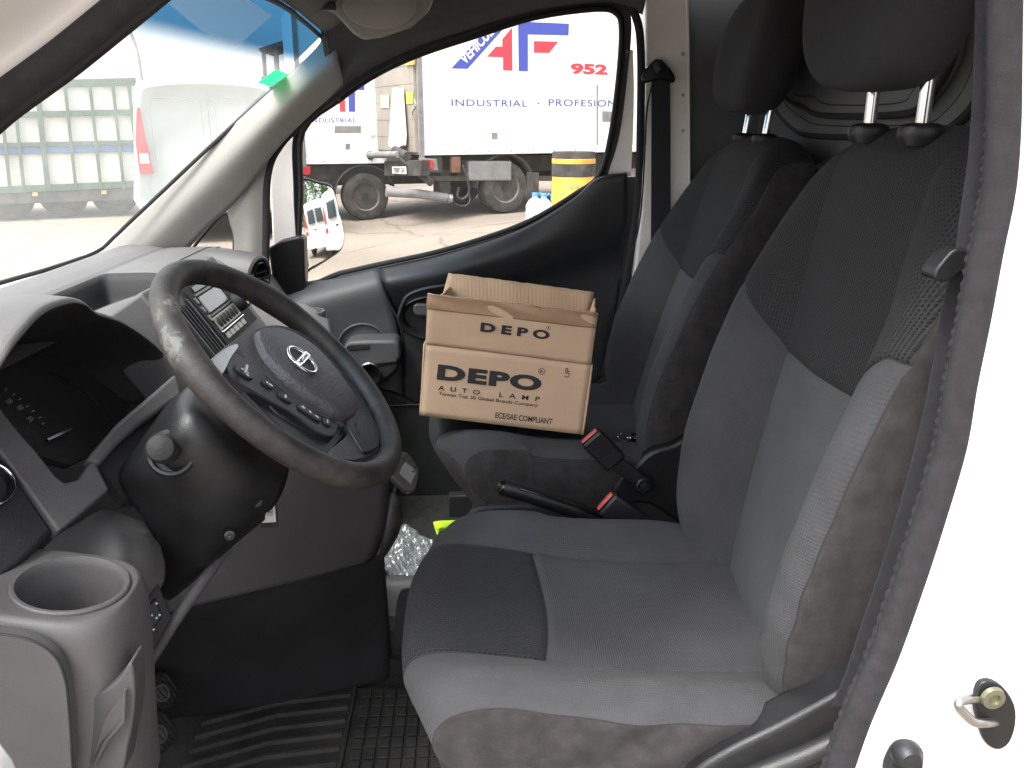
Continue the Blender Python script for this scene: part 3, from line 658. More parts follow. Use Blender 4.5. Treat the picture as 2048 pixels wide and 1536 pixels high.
# passenger B pillar, painted, with the belt ---------------------------
bp_ = [(1290, -20), (1376, -25), (1378, 120), (1379, 300), (1380, 430), (1340, 520), (1262, 640), (1268, 560), (1284, 400), (1292, 200)]
m = MB(); m.prism(AYs(bp_, .655), (0, .05, 0)); bpl = m.build('door_pillar', M['whitein'], van, bevel=.006)
for yy in (108, 190, 262): m = MB(); m.lathe(AY(1366, yy, .654), (0, -1, 0), [(.004, 0), (.0035, .0015), (0, .002)], 10); m.build('trim_screw', M['steel'], bpl)
MB().tube(AYs(((1374, -10), (1377, 120), (1378, 300), (1379, 420)), .653), .003, 6).build('pillar_flange', M['whitein'], bpl)
sb = bpy.data.objects.new('seat_belt', None); COL.objects.link(sb); adopt(sb, van)
m = MB(); m.prism(cr(AYs(((1284, 150), (1306, 122), (1318, 118), (1330, 124), (1350, 152), (1346, 166), (1318, 160), (1288, 166)), .625), 4, True), (0, .018, 0)); m.build('belt_anchor', M['gloss'], sb, bevel=.004)
m = MB(); m.lathe(AY(1318, 136, .622), (0, -1, 0), [(.014, 0), (.013, .006), (.006, .010), (0, .010)], 20); m.build('anchor_bolt', M['black'], sb)
m = MB(); m.prism(AYs(((1303, 158), (1340, 158), (1341, 260), (1342, 520), (1302, 520), (1303, 260)), .630), (0, .0016, 0)); m.build('webbing', M['web'], sb)
MB().tube(cr(AYs(((1306, 160), (1294, 220), (1290, 300), (1284, 400), (1274, 470), (1256, 520)), .636), 5), .002, 6).build('webbing', M['web'], sb)

# driver side: A pillar seal and paint, B pillar seal, paint, striker ----
A_ = [(-420, 560), (-250, 415), (-120, 300), (-50, 240), (0, 197), (70, 146), (137, 96), (255, 0), (340, -70)]
MB().tube(cr(AYs(A_, -.72), 5), .0135, 14, flat=.75).build('door_seal', M['rubber'], van)
MB().tube(cr([AY(x+26, y+26, -.705) for x, y in A_], 5), .006, 8).build('seal_bead', M['rubblk'], van)
rows = [AYs([(x-14, y-14) for x, y in A_], -.725), AYs([(x-70, y-60) for x, y in A_], -.745), AYs([(x-170, y-150) for x, y in A_], -.80), AYs([(x-240, y-210) for x, y in A_], -.80)]
sheet('front_body_pillar', rows, M['white'], van, th=.01)
B_ = [(2016, -80), (2014, 100), (2012, 250), (2002, 377), (1977, 504), (1952, 640), (1926, 768), (1905, 892), (1862, 1040), (1820, 1170), (1770, 1310), (1715, 1440), (1670, 1570)]
MB().tube(cr(AYs(B_, -.72), 5), .0140, 14, flat=.8).build('door_seal', M['rubber'], van)
_bp = cr([AY(x-26, y-4, -.708) for x, y in B_], 26)
MB().tube(_bp, [.0062*(1+.13*math.sin(i*1.35)+.06*math.sin(i*.37)) for i in range(len(_bp))], 8).build('seal_bead', M['rubber'], van)
rows = [AYs([(x+18, y+6) for x, y in B_], -.727), AYs([(x+60, y+10) for x, y in B_], -.735), AYs([(x+160, y+20) for x, y in B_], -.742), AYs([(x+420, y+30) for x, y in B_], -.75)]
bp2 = sheet('body_side', rows, M['white'], van, th=.01)
m = MB(); m.lathe(AY(1887, 1232, -.741), (0, -1, 0), [(.014, -.004), (.014, .0012), (.012, .0016), (0, .0016)], 24); m.build('blanking_plug', M['white'], bp2)
Yp = -.742
st_ = bpy.data.objects.new('door_striker', None); COL.objects.link(st_); adopt(st_, van)
m = MB(); m.prism(cr(AYs(((1950, 1362), (1972, 1353), (1998, 1366), (2020, 1400), (2022, 1440), (2010, 1475), (1988, 1489), (1965, 1478), (1952, 1450), (1942, 1400)), Yp), 3, True), (0, -.007, 0)); m.build('striker_plate', M['black'], st_, bevel=.0015)
lp = cr([AY(*p, y) for p, y in (((1962, 1398), Yp), ((1940, 1398), Yp-.014), ((1918, 1404), Yp-.020), ((1922, 1420), Yp-.022), ((1945, 1442), Yp-.022), ((1965, 1446), Yp-.018), ((1995, 1444), Yp))], 6)
MB().tube(lp, .0042, 12).build('striker_loop', M['steel'], st_)
m = MB(); m.lathe(AY(1984, 1394, Yp-.008), (0, -1, 0), [(.011, 0), (.010, .004), (.0055, .0045), (.005, .002), (0, .002)], 20); m.build('striker_screw', mat('olive_zinc', (.22, .22, .15), .4, .7), st_)
bs = bpy.data.objects.new('rubber_stop', None); COL.objects.link(bs); adopt(bs, van)
m = MB(); m.prism(cr(AYs(((1778, 1488), (1800, 1475), (1828, 1480), (1836, 1500), (1822, 1560), (1780, 1570), (1762, 1530)), Yp), 3, True), (0, -.012, 0)); m.build('stop_base', M['rubblk'], bs, bevel=.003)
m = MB(); m.lathe(AY(1808, 1503, Yp-.012), (0, -1, 0), [(.013, 0), (.013, .008), (.009, .014), (0, .016)], 20); m.build('stop_bump', M['door_blk'], bs)
m = MB(); m.prism(AYs(((-60, 1440), (0, 1478), (28, 1515), (50, 1570), (-60, 1600)), -.735), (0, -.02, 0)); m.build('sill_corner', M['white'], van, bevel=.004)
m = MB(); m.b2((-.60, -.80, .30), (.5, -.735, .60)); m.build('sill', M['white'], van, bevel=.02)

m = MB(); m.prism([(-.44, -.73, 1.36), (-.60, -.73, 1.13), (-.88, -.73, 1.13), (-.70, -.73, 1.30), (-.50, -.73, 1.44)], (0, -.04, 0)); m.build('pillar_foot', M['white'], van, bevel=.01)
# rest of the driver's door opening: hinge pillar, wing, roof rail
pt = [AY(340, -70, -.72), V3(-.10, -.715, 1.645), V3(.05, -.71, 1.69), V3(.22, -.71, 1.70), V3(.33, -.712, 1.675), AY(2016, -80, -.72)]
MB().tube(cr(pt, 6), .0135, 12, flat=.8).build('door_seal', M['rubber'], van)
m = MB(); m.prism([(-.22, -.73, 1.60), (-.10, -.73, 1.67), (.05, -.73, 1.715), (.22, -.73, 1.725), (.36, -.73, 1.70), (.40, -.73, 1.60), (.70, -.73, 1.60), (.70, -.73, 1.82), (-.34, -.73, 1.82), (-.40, -.73, 1.66)], (0, -.05, 0)); m.build('roof_rail', M['white'], van, bevel=.01)
m = MB(); m.b2((-.88, -.775, .36), (-.60, -.70, 1.14)); m.build('hinge_pillar', M['white'], van, bevel=.02)
m = MB(); m.b2((-.84, -.698, .46), (-.56, -.672, 1.10)); m.build('dash_end_cover', M['dash_mid'], van, bevel=.01)
m = MB(); m.prism([(-.86, -.80, .36), (-.86, -.80, 1.10), (-1.25, -.80, 1.00), (-1.58, -.78, .80), (-1.66, -.76, .45), (-1.40, -.80, .36)], (0, .06, 0)); m.build('wing', M['white'], van, bevel=.02)

# driver's belt with its sliding guide
sb2 = bpy.data.objects.new('driver_seat_belt', None); COL.objects.link(sb2); adopt(sb2, van)
def ribbon(C_, wpx, Y, nm, par):
    L = [AY(x-w_/2, y, Y) for (x, y), w_ in zip(C_, wpx)]; Rr = [AY(x+w_/2, y+6, Y-.006) for (x, y), w_ in zip(C_, wpx)]
    sheet(nm, [[a, (a+b)/2+V3(0, -.001, 0), b] for a, b in zip(L, Rr)], M['web'], par, th=.0015)
ribbon([(1978, -60), (1972, 120), (1962, 300), (1944, 440), (1932, 530)], [52, 50, 50, 52, 52], -.675, 'webbing', sb2)
ribbon([(1928, 540), (1905, 660), (1880, 800), (1850, 930), (1802, 1100), (1758, 1230), (1722, 1340), (1690, 1420)], [54, 56, 58, 60, 60, 60, 60, 60], -.655, 'webbing', sb2)
m = MB(); m.prism(cr(AYs(((1870, 545), (1884, 524), (1912, 498), (1950, 505), (1952, 536), (1925, 540), (1900, 562), (1872, 560)), -.682), 4, True), (0, .022, 0)); m.build('belt_guide', M['black'], sb2, bevel=.004)

# ------------------------------------------------------------------ dashboard
# top and rear face as one moulded surface: profile swept across the cab, tray sunk into it
prof, dl = fine_path([(-.855, 1.158), (-.80, 1.183), (-.745, 1.186), (-.700, 1.180), (-.66, 1.184), (-.60, 1.190), (-.54, 1.186), (-.50, 1.168), (-.462, 1.125), (-.425, 1.06), (-.395, .99), (-.385, .93), (-.40, .87), (-.45, .82), (-.52, .80)])
tt = np.linspace(0, dl[-1], 170); ys_ = np.linspace(-.665, .705, 210)
px_ = np.interp(tt, dl, prof[:, 0]); pz_ = np.interp(tt, dl, prof[:, 1])
nx_ = np.gradient(px_); nz_ = np.gradient(pz_); ln = np.hypot(nx_, nz_); Nx, Nz = -nz_/ln, nx_/ln     # outward normal
def box_mask(v, a, b, s): return 1/(1+math.exp(-min(60, max(-60, (v-a)/s))))*1/(1+math.exp(-min(60, max(-60, (b-v)/s))))
vs = []; mi = []; fs = []
for i in range(170):
    for j in range(210):
        x, y, z = px_[i], ys_[j], pz_[i]
        lower = .022*box_mask(y, .02, 2, .06)*(1 if x > -.5 else max(0, (x+.7)/.2))            # passenger side sits a little lower
        zz = z - lower
        # groove along the pad
        g = .004*gauss(x+.700, .0035) if z > 1.15 else 0
        tray = .060*box_mask(x, -.688, -.568, .0028)*box_mask(y, -.30, .235, .004) if z > 1.15 else 0
        ry = .5+.5*math.cos(min(1, max(0, (abs(y-.02)-.58)/.09))*math.pi)     # soft ends
        X = x - Nx[i]*0 + 0; X = x + (g+tray)*0; zz -= g+tray + .012*(1-ry)
        X += .018*(y/.7)**2*(-1 if x > -.6 else 0)
        vs.append((X, y, zz))
for i in range(169):
    for j in range(209):
        x = (px_[i]+px_[i+1])/2; y = (ys_[j]+ys_[j+1])/2; z = pz_[i]
        k = 0
        if y < -.185 and x > -.53: continue
        if z > 1.15 and -.700 < x < -.553 and -.315 < y < .262: k = 2  # sunk tray: its shade is put into the colour with black material
        elif x > -.5 and z < 1.10: k = 1
        mi.append(k); fs.append((i*210+j, i*210+j+1, (i+1)*210+j+1, (i+1)*210+j))
dash = build('dashboard', vs, fs, [M['dash'], M['dash_mid'], M['softblk']], van, midx=mi)

# instrument hood and cluster
lip = [(-60, 830, -.60), (-20, 760, -.59), (0, 732, -.575), (32, 682, -.55), (85, 625, -.49), (139, 604, -.41), (171, 609, -.355), (195, 628, -.315), (244, 645, -.265), (293, 677, -.225), (325, 706, -.205), (352, 743, -.195), (368, 785, -.190)]
lp3 = [AY(*p) for p in lip]
outer = [lp3, [p+V3(-.010, 0, .006) for p in lp3], [p+V3(-.07, (p[1]+.4)*.10, .006) for p in lp3], [p+V3(-.16, (p[1]+.4)*.25, -.03) for p in lp3], [p+V3(-.24, (p[1]+.4)*.45, -.10) for p in lp3]]
hood_ = sheet('instrument_hood', outer, M['dash'], van, th=.003, nu=5, nv=4)
cl = bpy.data.objects.new('instrument_cluster', None); COL.objects.link(cl); adopt(cl, van)
dc = V3(-.57, -.40, 1.115)
inner = [lp3, [p+V3(-.012, 0, -.006) for p in lp3], [p*.55+V3(-.54, p[1], p[2]-.03)*.45 for p in lp3], [V3(-.585, dc[1]+(p[1]-dc[1])*.86, 1.02+(p[2]-1.02)*.80) for p in lp3]]
sheet('cluster_cowl', inner, M['softblk'], cl, th=.002, nu=5, nv=4)
dn = V3(.80, -.0, .60); dn /= np.linalg.norm(dn); dO = AY(100, 830, -.36)
def DP(px, py, off=0): return AP(px, py, dO+dn*off, dn)
m = MB(); m.prism([DP(*p, -.004) for p in ((-80, 700), (120, 690), (260, 800), (240, 880), (140, 930), (40, 900), (-80, 800))], -dn*.01); m.build('dial_backing', M['softblk'], cl)
rim_ = cr([DP(*p, .002) for p in ((100, 742), (150, 765), (190, 800), (215, 838))], 6)
MB().tube(rim_, .0013, 6).build('dial_rim', M['black'], cl)
dx_ = V3(0, 1, 0); du_ = np.cross(dn, dx_); du_ = du_ if du_[2] > 0 else -du_
e_t = DP(70, 840)-DP(0, 790); e_t /= np.linalg.norm(e_t)
cD = DP(-45, 880)
for k, (tp, s_) in enumerate((((12, 779), '140'), ((28, 789), None), ((40, 798), '160'), ((55, 812), None), ((66, 822), '180'), ((80, 835), '200'), ((86, 847), None))):
    p = DP(*tp, .001); q = cD-p; q /= np.linalg.norm(q)
    MB().box(p, (.0055, .0012, .0006), (q, np.cross(dn, q), dn)).build('dial_mark', M['greymark'], cl)
for s_, tp in (('140', (-14, 797)), ('160', (18, 809)), ('180', (40, 822)), ('200', (60, 845))):
    text(s_, DP(*tp, .001), dx_, du_, .0105, .0062, M['greymark'], cl, name='dial_number', th=0, bold=.01)
m = MB(); m.box(DP(118, 870, .006), (.052, .005, .003), (DP(150, 855)-DP(95, 880), dn, np.cross(dn, DP(150, 855)-DP(95, 880)))); m.build('trip_knob', M['gloss'], cl)
m = MB(); m.b2((-.62, -.192, .98), (-.43, -.184, 1.16)); m.build('cluster_side_wall', M['softblk'], cl)
# bezel along the lower edge of the cluster, with the corner piece
pn = V3(.62, -.42, .66); pn /= np.linalg.norm(pn); pO = AY(115, 960, -.50)
def PP(px, py, off=0): return AP(px, py, pO+pn*off, pn)
bz = [(-60, 750), (0, 815), (27, 850), (75, 905), (112, 952), (130, 965), (158, 958), (180, 925), (192, 925), (219, 978), (117, 1064), (60, 985), (0, 905), (-60, 860)]
m = MB(); m.prism([PP(*p) for p in bz], -pn*.025); bz_ = m.build('cluster_bezel', M['dash_mid'], van, bevel=.004)
m = MB(); m.prism([PP(*p, -.012) for p in ((172, 918), (235, 845), (300, 790), (352, 745), (366, 790), (330, 815), (280, 850), (235, 890), (200, 930))], -pn*.02); m.build('bezel_rail', M['dash_mid'], bz_, bevel=.005)
m = MB(); m.prism([PP(*p, -.030) for p in ((190, 925), (240, 880), (300, 820), (420, 760), (400, 1000), (250, 1000))], -pn*.02); m.build('bezel_gap', M['softblk'], bz_)
# black outer panel with the round side vent
m = MB(); m.prism([PP(*p, -.008) for p in ((-90, 860), (0, 905), (60, 985), (110, 1060), (60, 1110), (-20, 1175), (-90, 1200))], -pn*.03); sp_o = m.build('side_vent_panel', M['black'], van, bevel=.006)
vc = PP(-28, 972, -.004)
m = MB(); m.lathe(vc, pn, [(.026, -.01), (.026, .004), (.022, .006), (.020, .0), (.019, -.012), (0, -.014)], 36); m.build('air_vent', M['gloss'], van)
t_ = [2*math.pi*k/40 for k in range(40)]; va = np.cross(pn, (0, 1, 0)); va /= np.linalg.norm(va); vb = np.cross(pn, va)
MB().tube([vc+pn*.0055+.0245*(va*math.cos(t)+vb*math.sin(t)) for t in t_], .0012, 6, closed=True).build('vent_ring', M['chrome'], sp_o)

# knee panel hump and cup holder end
rows = [[(40, 1150, -.46), (104, 1080, -.44), (160, 1044, -.43), (207, 1018, -.42), (250, 1026, -.42), (288, 1046, -.42), (318, 1082, -.42)],
        [(20, 1190, -.50), (100, 1112, -.475), (160, 1075, -.47), (215, 1046, -.46), (262, 1060, -.455), (300, 1085, -.45), (330, 1120, -.43)],
        [(20, 1215, -.53), (110, 1140, -.51), (180, 1105, -.505), (232, 1088, -.50), (270, 1104, -.49), (303, 1125, -.475), (331, 1148, -.445)],
        [(30, 1235, -.54), (130, 1165, -.535), (205, 1140, -.53), (244, 1135, -.525), (273, 1150, -.51), (300, 1165, -.49), (325, 1172, -.455)],
        [(60, 1250, -.55), (150, 1200, -.545), (228, 1190, -.54), (262, 1200, -.535), (278, 1206, -.52), (292, 1204, -.49), (304, 1196, -.46)]]
sheet('knee_panel', [[AY(*p) for p in r_] for r_ in rows], M['knee'], van, th=.004)
cc_ = AY(143, 1171, -.60); N_ = 24
ir = [cc_+.0535*V3(math.cos(t), math.sin(t), -.187*math.cos(t)) for t in [2*math.pi*k/N_ for k in range(N_)]]
ch = bpy.data.objects.new('cup_holder', None); COL.objects.link(ch); adopt(ch, van)
CT = .187
m = MB(); m.lathe(cc_, (CT, 0, 1), [(.0540, -.004), (.0540, .0025), (.0525, .0040), (.0495, .0040), (.0475, .0005), (.0465, -.006), (.0455, -.05), (.044, -.085), (0, -.086)], 56, cap0=False); m.build('cup_well', M['knee'], ch)
# deck around the rim: outer loop in the same angular order as the rim (x right, then away, left, near)
def deck_pt(k):
    t = 2*math.pi*k/N_; c, s = math.cos(t), math.sin(t)
    rx = .0625 if c > 0 else .16; ry = .066 if s > 0 else .070
    e = .72
    X_c = rx*math.copysign(abs(c)**e, c); return cc_ + V3(X_c, ry*math.copysign(abs(s)**e, s), -.004 - .187*X_c)
o1 = [deck_pt(k) for k in range(N_)]
md = [i_*.45+o_*.55+V3(0, 0, .004) for i_, o_ in zip(ir, o1)]
ctr = V3(cc_[0]-.03, cc_[1], 0)
def grow(L, f_, dz): return [V3(ctr[0]+(p[0]-ctr[0])*f_, ctr[1]+(p[1]-ctr[1])*f_, p[2]+dz) for p in L]
loops = [ir, md, grow(o1, .965, .002), grow(o1, 1.0, -.006), grow(o1, 1.012, -.018), grow(o1, 1.0, -.06), grow(o1, .965, -.10), grow(o1, .92, -.15), grow(o1, .88, -.22)]
vs = [p for L in loops for p in L]; fs = [(i*N_+k, i*N_+(k+1) % N_, (i+1)*N_+(k+1) % N_, (i+1)*N_+k) for i in range(len(loops)-1) for k in range(N_)]
dk = MB().add(vs, fs).build('holder_body', M['knee'], ch, subd=2)
def FY(px, py, Y): return AY(px, py, Y)
fz = [(-90, 1262), (0, 1268), (60, 1280), (105, 1308), (128, 1350), (138, 1420), (148, 1590), (-90, 1600)]
m = MB(); m.prism([AY(x, y, -.686) for x, y in cr([V3(*p, 0)[:2] for p in fz[:7]], 4)]+[AY(*fz[7], -.686)], (0, .012, 0)); m.build('fuse_cover', M['kneed'], ch, bevel=.0015)
MB().tube([AY(x, y, -.6855) for x, y in cr([V3(*p, 0)[:2] for p in fz[:7]], 4)], .0011, 6).build('cover_joint', M['rubblk'], ch)
lv = [(172, 1412), (182, 1398), (215, 1378), (240, 1356), (262, 1325), (270, 1380), (266, 1440), (256, 1490), (238, 1560), (176, 1570), (168, 1480)]
m = MB(); m.prism(cr([AY(x, y, -.662) for x, y in lv], 3, True), (0, .03, 0)); rl = m.build('release_lever', M['kneed'], van, bevel=.004)
m = MB(); m.prism([AY(x, y, -.6635) for x, y in ((208, 1440), (250, 1382), (246, 1442), (204, 1482), (186, 1520))], (0, .004, 0)); m.build('lever_recess', M['dash_mid'], rl)
MB().tube([AY(x, y, -.666) for x, y in ((250, 1378), (248, 1442), (215, 1480), (188, 1530))], .0020, 8).build('lever_ridge', M['kneed'], rl)
# switch panel beside the knee panel
sn = V3(.72, -.55, .42); sn /= np.linalg.norm(sn); sO = AY(300, 1240, -.50)
def SP(px, py, off=0): return AP(px, py, sO+sn*off, sn)
m = MB(); m.prism([SP(*p) for p in ((262, 1240), (318, 1165), (346, 1235), (300, 1320), (268, 1345), (255, 1290))], -sn*.02); swp = m.build('switch_panel', M['softblk'], van, bevel=.003)
m = MB(); m.prism([SP(*p, .003) for p in ((283, 1232), (312, 1195), (326, 1232), (298, 1275))], -sn*.006); m.build('mirror_switch', M['black'], swp, bevel=.002)
for p in ((313, 1207), (303, 1231), (313, 1236), (319, 1230), (297, 1250), (307, 1259), (272, 1260)):
    q = SP(*p, .0042); u1 = np.cross(sn, (0, 0, 1)); u1 /= np.linalg.norm(u1); MB().box(q, (.0024, .0020, .0006), (u1, np.cross(sn, u1), sn)).build('switch_mark', M['whiteprint'], swp, smooth=False)
m = MB(); m.lathe(SP(273, 1292, 0), sn, [(.013, 0), (.012, .006), (0, .006)], 24); m.build('dimmer_wheel', M['black'], swp)
MB().tube(cr([AY(*p) for p in ((455, 1092, -.36), (400, 1170, -.42), (352, 1238, -.46), (318, 1292, -.47), (284, 1345, -.48), (262, 1385, -.49))], 4), .0075, 12).build('dash_lower_edge', M['dash_mid'], van)
# lower dash between column and centre stack, then the dark side of the footwell
ld = [[(385, 985, -.30), (520, 930, -.26), (660, 905, -.20), (785, 900, -.10)],
      [(370, 1060, -.33), (500, 1010, -.28), (640, 985, -.215), (778, 985, -.105)],
      [(350, 1130, -.36), (480, 1080, -.30), (620, 1060, -.225), (771, 1050, -.11)],
      [(330, 1200, -.38), (470, 1140, -.32), (610, 1112, -.23), (757, 1100, -.115)],
      [(325, 1228, -.38), (470, 1192, -.325), (610, 1158, -.235), (744, 1122, -.12)]]
sheet('lower_dash', [[AY(*p) for p in r_] for r_ in ld], M['dash_low'], van, th=.006)
m = MB(); rp = [AY(*p) for p in ((781, 985, -.105), (795, 1000, -.05), (800, 1040, -.05), (790, 1070, -.06), (772, 1100, -.10), (757, 1120, -.115), (771, 1050, -.11))]
build('stack_corner', rp, [tuple(range(7))], M['dash_low'], van, solid=.006)
fw_ = [[(255, 1240, -.36), (470, 1180, -.30), (620, 1145, -.215), (748, 1112, -.105), (768, 1105, -.085)],
       [(255, 1300, -.30), (470, 1280, -.24), (620, 1260, -.17), (755, 1250, -.095), (778, 1245, -.075)],
       [(250, 1400, -.22), (470, 1400, -.18), (620, 1400, -.14), (760, 1390, -.09), (785, 1388, -.07)],
       [(240, 1480, -.16), (460, 1470, -.14), (620, 1460, -.12), (770, 1450, -.08), (790, 1445, -.07)]]
sheet('footwell_side', [[AY(*p) for p in r_] for r_ in fw_], M['softblk'], van, th=.006)
# low console with its pocket
cs = [[(760, 1150, .02), (800, 1150, .02), (860, 1150, .02), (930, 1140, .02)], [(760, 1172, -.02), (800, 1172, -.02), (860, 1168, -.02), (930, 1160, -.02)],
      [(764, 1280, -.04), (800, 1280, -.045), (860, 1280, -.045), (930, 1280, -.04)], [(770, 1318, -.05), (800, 1320, -.055), (860, 1320, -.055), (930, 1320, -.05)], [(770, 1400, -.05), (800, 1400, -.055), (860, 1400, -.055), (930, 1400, -.05)]]
cso = sheet('centre_console', [[AY(*p) for p in r_] for r_ in cs], M['dash_mid'], van, th=.006)
m = MB(); m.prism(cr([AY(*p, -.062) for p in ((800, 1185), (815, 1178), (860, 1175), (900, 1200), (900, 1290), (850, 1302), (803, 1296), (791, 1262), (792, 1215))], 4, True), (0, .004, 0)); m.build('console_pocket', M['softblk'], cso)
m = MB(); m.prism([AY(*p, -.075) for p in ((770, 1318), (900, 1322), (900, 1372), (775, 1372))], (0, .02, 0)); m.build('console_base', M['void'], cso)
m = MB(); m.prism([AY(*p, -.085) for p in ((640, 1405), (700, 1382), (836, 1372), (900, 1372), (900, 1392), (836, 1394), (700, 1404))], (0, .012, 0)); m.build('console_sill', M['dash_mid'], cso)
m = MB(); m.b2((-.30, -.06, .50), (.55, .12, .60)); m.build('floor_tunnel', M['void'], van, bevel=.02)

# centre stack: radio, middle vent, passenger vent and cup holder
O = AY(366, 578, -.09); D = AY(453, 687, -.09)-O; Lr = np.linalg.norm(D); D /= Lr; E2 = V3(0, 1, 0); rn = np.cross(E2, D); rn = rn if rn[0] > 0 else -rn
def RP(u, v, off=0): return O+E2*u+D*v+rn*off
st = MB(); st.prism([RP(-.115, -.025, -.004), RP(.22, -.025, -.004), RP(.22, Lr+.06, -.004), RP(-.115, Lr+.06, -.004)], -rn*.10); st.build('centre_stack', M['dash_mid'], van, bevel=.006)
rd = bpy.data.objects.new('radio', None); COL.objects.link(rd); adopt(rd, van)
def rbox(nm, u0, u1, v0, v1, h, m_, bev=.0008, par=rd): c = RP((u0+u1)/2, (v0+v1)/2, h/2); return MB().box(c, (u1-u0, v1-v0, h), (E2, D, rn)).build(nm, m_, par, bevel=bev)
rbox('radio_face', -.004, .182, -.002, Lr+.004, .002, M['softblk'])
rbox('display', .018, .120, .022, Lr*.50, .004, M['lcd'])
rbox('disc_slot', .020, .125, .004, .014, .004, M['gloss'])
rbox('display_frame', .012, .128, .016, .020, .0045, M['silverp'])
rbox('display_frame', .012, .128, Lr*.53, Lr*.56, .0045, M['silverp'])
rbox('button_row', .010, .128, Lr*.58, Lr*.80, .004, M['goldp'])
for k in range(6):
    c = RP(.022+.0175*k, Lr*.69, .004); MB().lathe(c, rn, [(.0058, 0), (.0056, .002), (.003, .0028), (0, .0028)], 16, a2=1.5).build('radio_button', M['softblk'], rd)
rbox('chrome_strip', .006, .130, Lr*.82, Lr*.845, .0055, M['chrome'])
for k in range(5): rbox('preset_button', .012+.0225*k, .031+.0225*k, Lr*.87, Lr*.97, .0042, M['goldp'])
for k in range(3): rbox('side_button', .001, .009, .020+.016*k, .031+.016*k, .004, M['silverp'])
kc = RP(.150, Lr*.62, .002)
MB().lathe(kc, rn, [(.017, 0), (.0165, .014), (.014, .016), (0, .016)], 32).build('volume_knob', M['softblk'], rd)
MB().lathe(kc+rn*.0165, rn, [(.0135, 0), (.012, .0015), (0, .002)], 32).build('knob_cap', M['chrome'], rd)
cv = bpy.data.objects.new('centre_vent', None); COL.objects.link(cv); adopt(cv, van)
def cbox(nm, u0, u1, v0, v1, h, m_, bev=.001): c = RP((u0+u1)/2, (v0+v1)/2, h/2); return MB().box(c, (u1-u0, v1-v0, h), (E2, D, rn)).build(nm, m_, cv, bevel=bev)
cbox('vent_opening', -.075, -.030, .02, Lr+.035, .002, M['softblk']); cbox('vent_frame', -.030, -.024, .015, Lr+.04, .006, M['black']); cbox('vent_frame', -.081, -.075, .015, Lr+.04, .006, M['black'])
for k in range(3): cbox('vent_blade', -.066+.012*k, -.064+.012*k, .022, Lr+.033, .0055, M['black'], .0003)
av = bpy.data.objects.new('passenger_vent', None); COL.objects.link(av); adopt(av, van)
vc = AY(521, 556, .50); vx = V3(.93, -.30, -.12); vx /= np.linalg.norm(vx)
m = MB(); m.lathe(vc-vx*.09, vx, [(.045, -.04), (.052, .02), (.053, .07), (.050, .086), (.045, .090), (.0405, .088), (.040, .07), (0, .068)], 40); m.build('vent_housing', M['dash_mid'], av)
m = MB(); m.lathe(vc-vx*.004, vx, [(.0385, -.02), (.0385, .0), (.034, .006), (.030, .0), (.028, -.01), (0, -.012)], 40); m.build('vent_barrel', M['gloss'], av)
va = np.cross(vx, (0, 0, 1)); va /= np.linalg.norm(va); vb = np.cross(va, vx)
for k in (-1, 0, 1): MB().box(vc+vb*.013*k+vx*.001, (.003, .056-.012*abs(k), .0025), (vx, va, vb)).build('vent_blade', M['black'], av)
pc = bpy.data.objects.new('passenger_cup_holder', None); COL.objects.link(pc); adopt(pc, van)
m = MB(); m.lathe(AY(614, 624, .50), (0, 0, 1), [(.036, -.07), (.040, -.02), (.041, .0), (.039, .003), (.035, .003), (.033, -.004), (.031, -.045), (0, -.046)], 40); m.build('cup_well', M['dash_mid'], pc)
rows = [[AY(*p) for p in r_] for r_ in ([(500, 585, .44), (560, 600, .46), (610, 608, .48), (660, 640, .50)], [(500, 640, .34), (560, 650, .36), (620, 660, .38), (668, 680, .42)], [(505, 720, .30), (570, 730, .32), (630, 740, .36), (690, 760, .42)], [(560, 860, .34), (620, 870, .36), (690, 880, .40), (720, 890, .46)])]
sheet('glovebox_panel', rows, M['dash'], van, th=.006)

# ------------------------------------------------------------------ steering wheel and column
wc = V3(-.226, -.36, 1.161); wn = V3(.703, -.049, .709); wn /= np.linalg.norm(wn); wr = V3(.069, .998, 0); wr -= wn*(wr@wn); wr /= np.linalg.norm(wr); wu = np.cross(wn, wr)
if wu[2] < 0: wu = -wu
def W(a, b, h=0): return wc+wr*a+wu*b+wn*h
sw = bpy.data.objects.new('steering_wheel', None); COL.objects.link(sw); adopt(sw, van)
ring_ = []; rr_ = []
for k in range(96):
    t = 2*math.pi*k/96; ring_.append(W(.168*math.cos(t), .168*math.sin(t)))
    b_ = sum(gauss(((math.degrees(t)-a0+180) % 360)-180, 14) for a0 in (28, 152)); rr_.append(.0158+.0022*b_)
MB().tube(ring_, rr_, 20, closed=True).build('wheel_rim', M['leather'], sw)
def WP(px, py, h=0): return AP(px, py, wc+wn*h, wn)
def wplate(nm, pts, h0, h1, m_, par=None, bev=.003, n=4, sub=0):
    P = cr([WP(x, y, h1) for x, y in pts], n, True)
    return MB().prism(P, -wn*(h1-h0)).build(nm, m_, par or sw, bevel=bev, subd=sub)
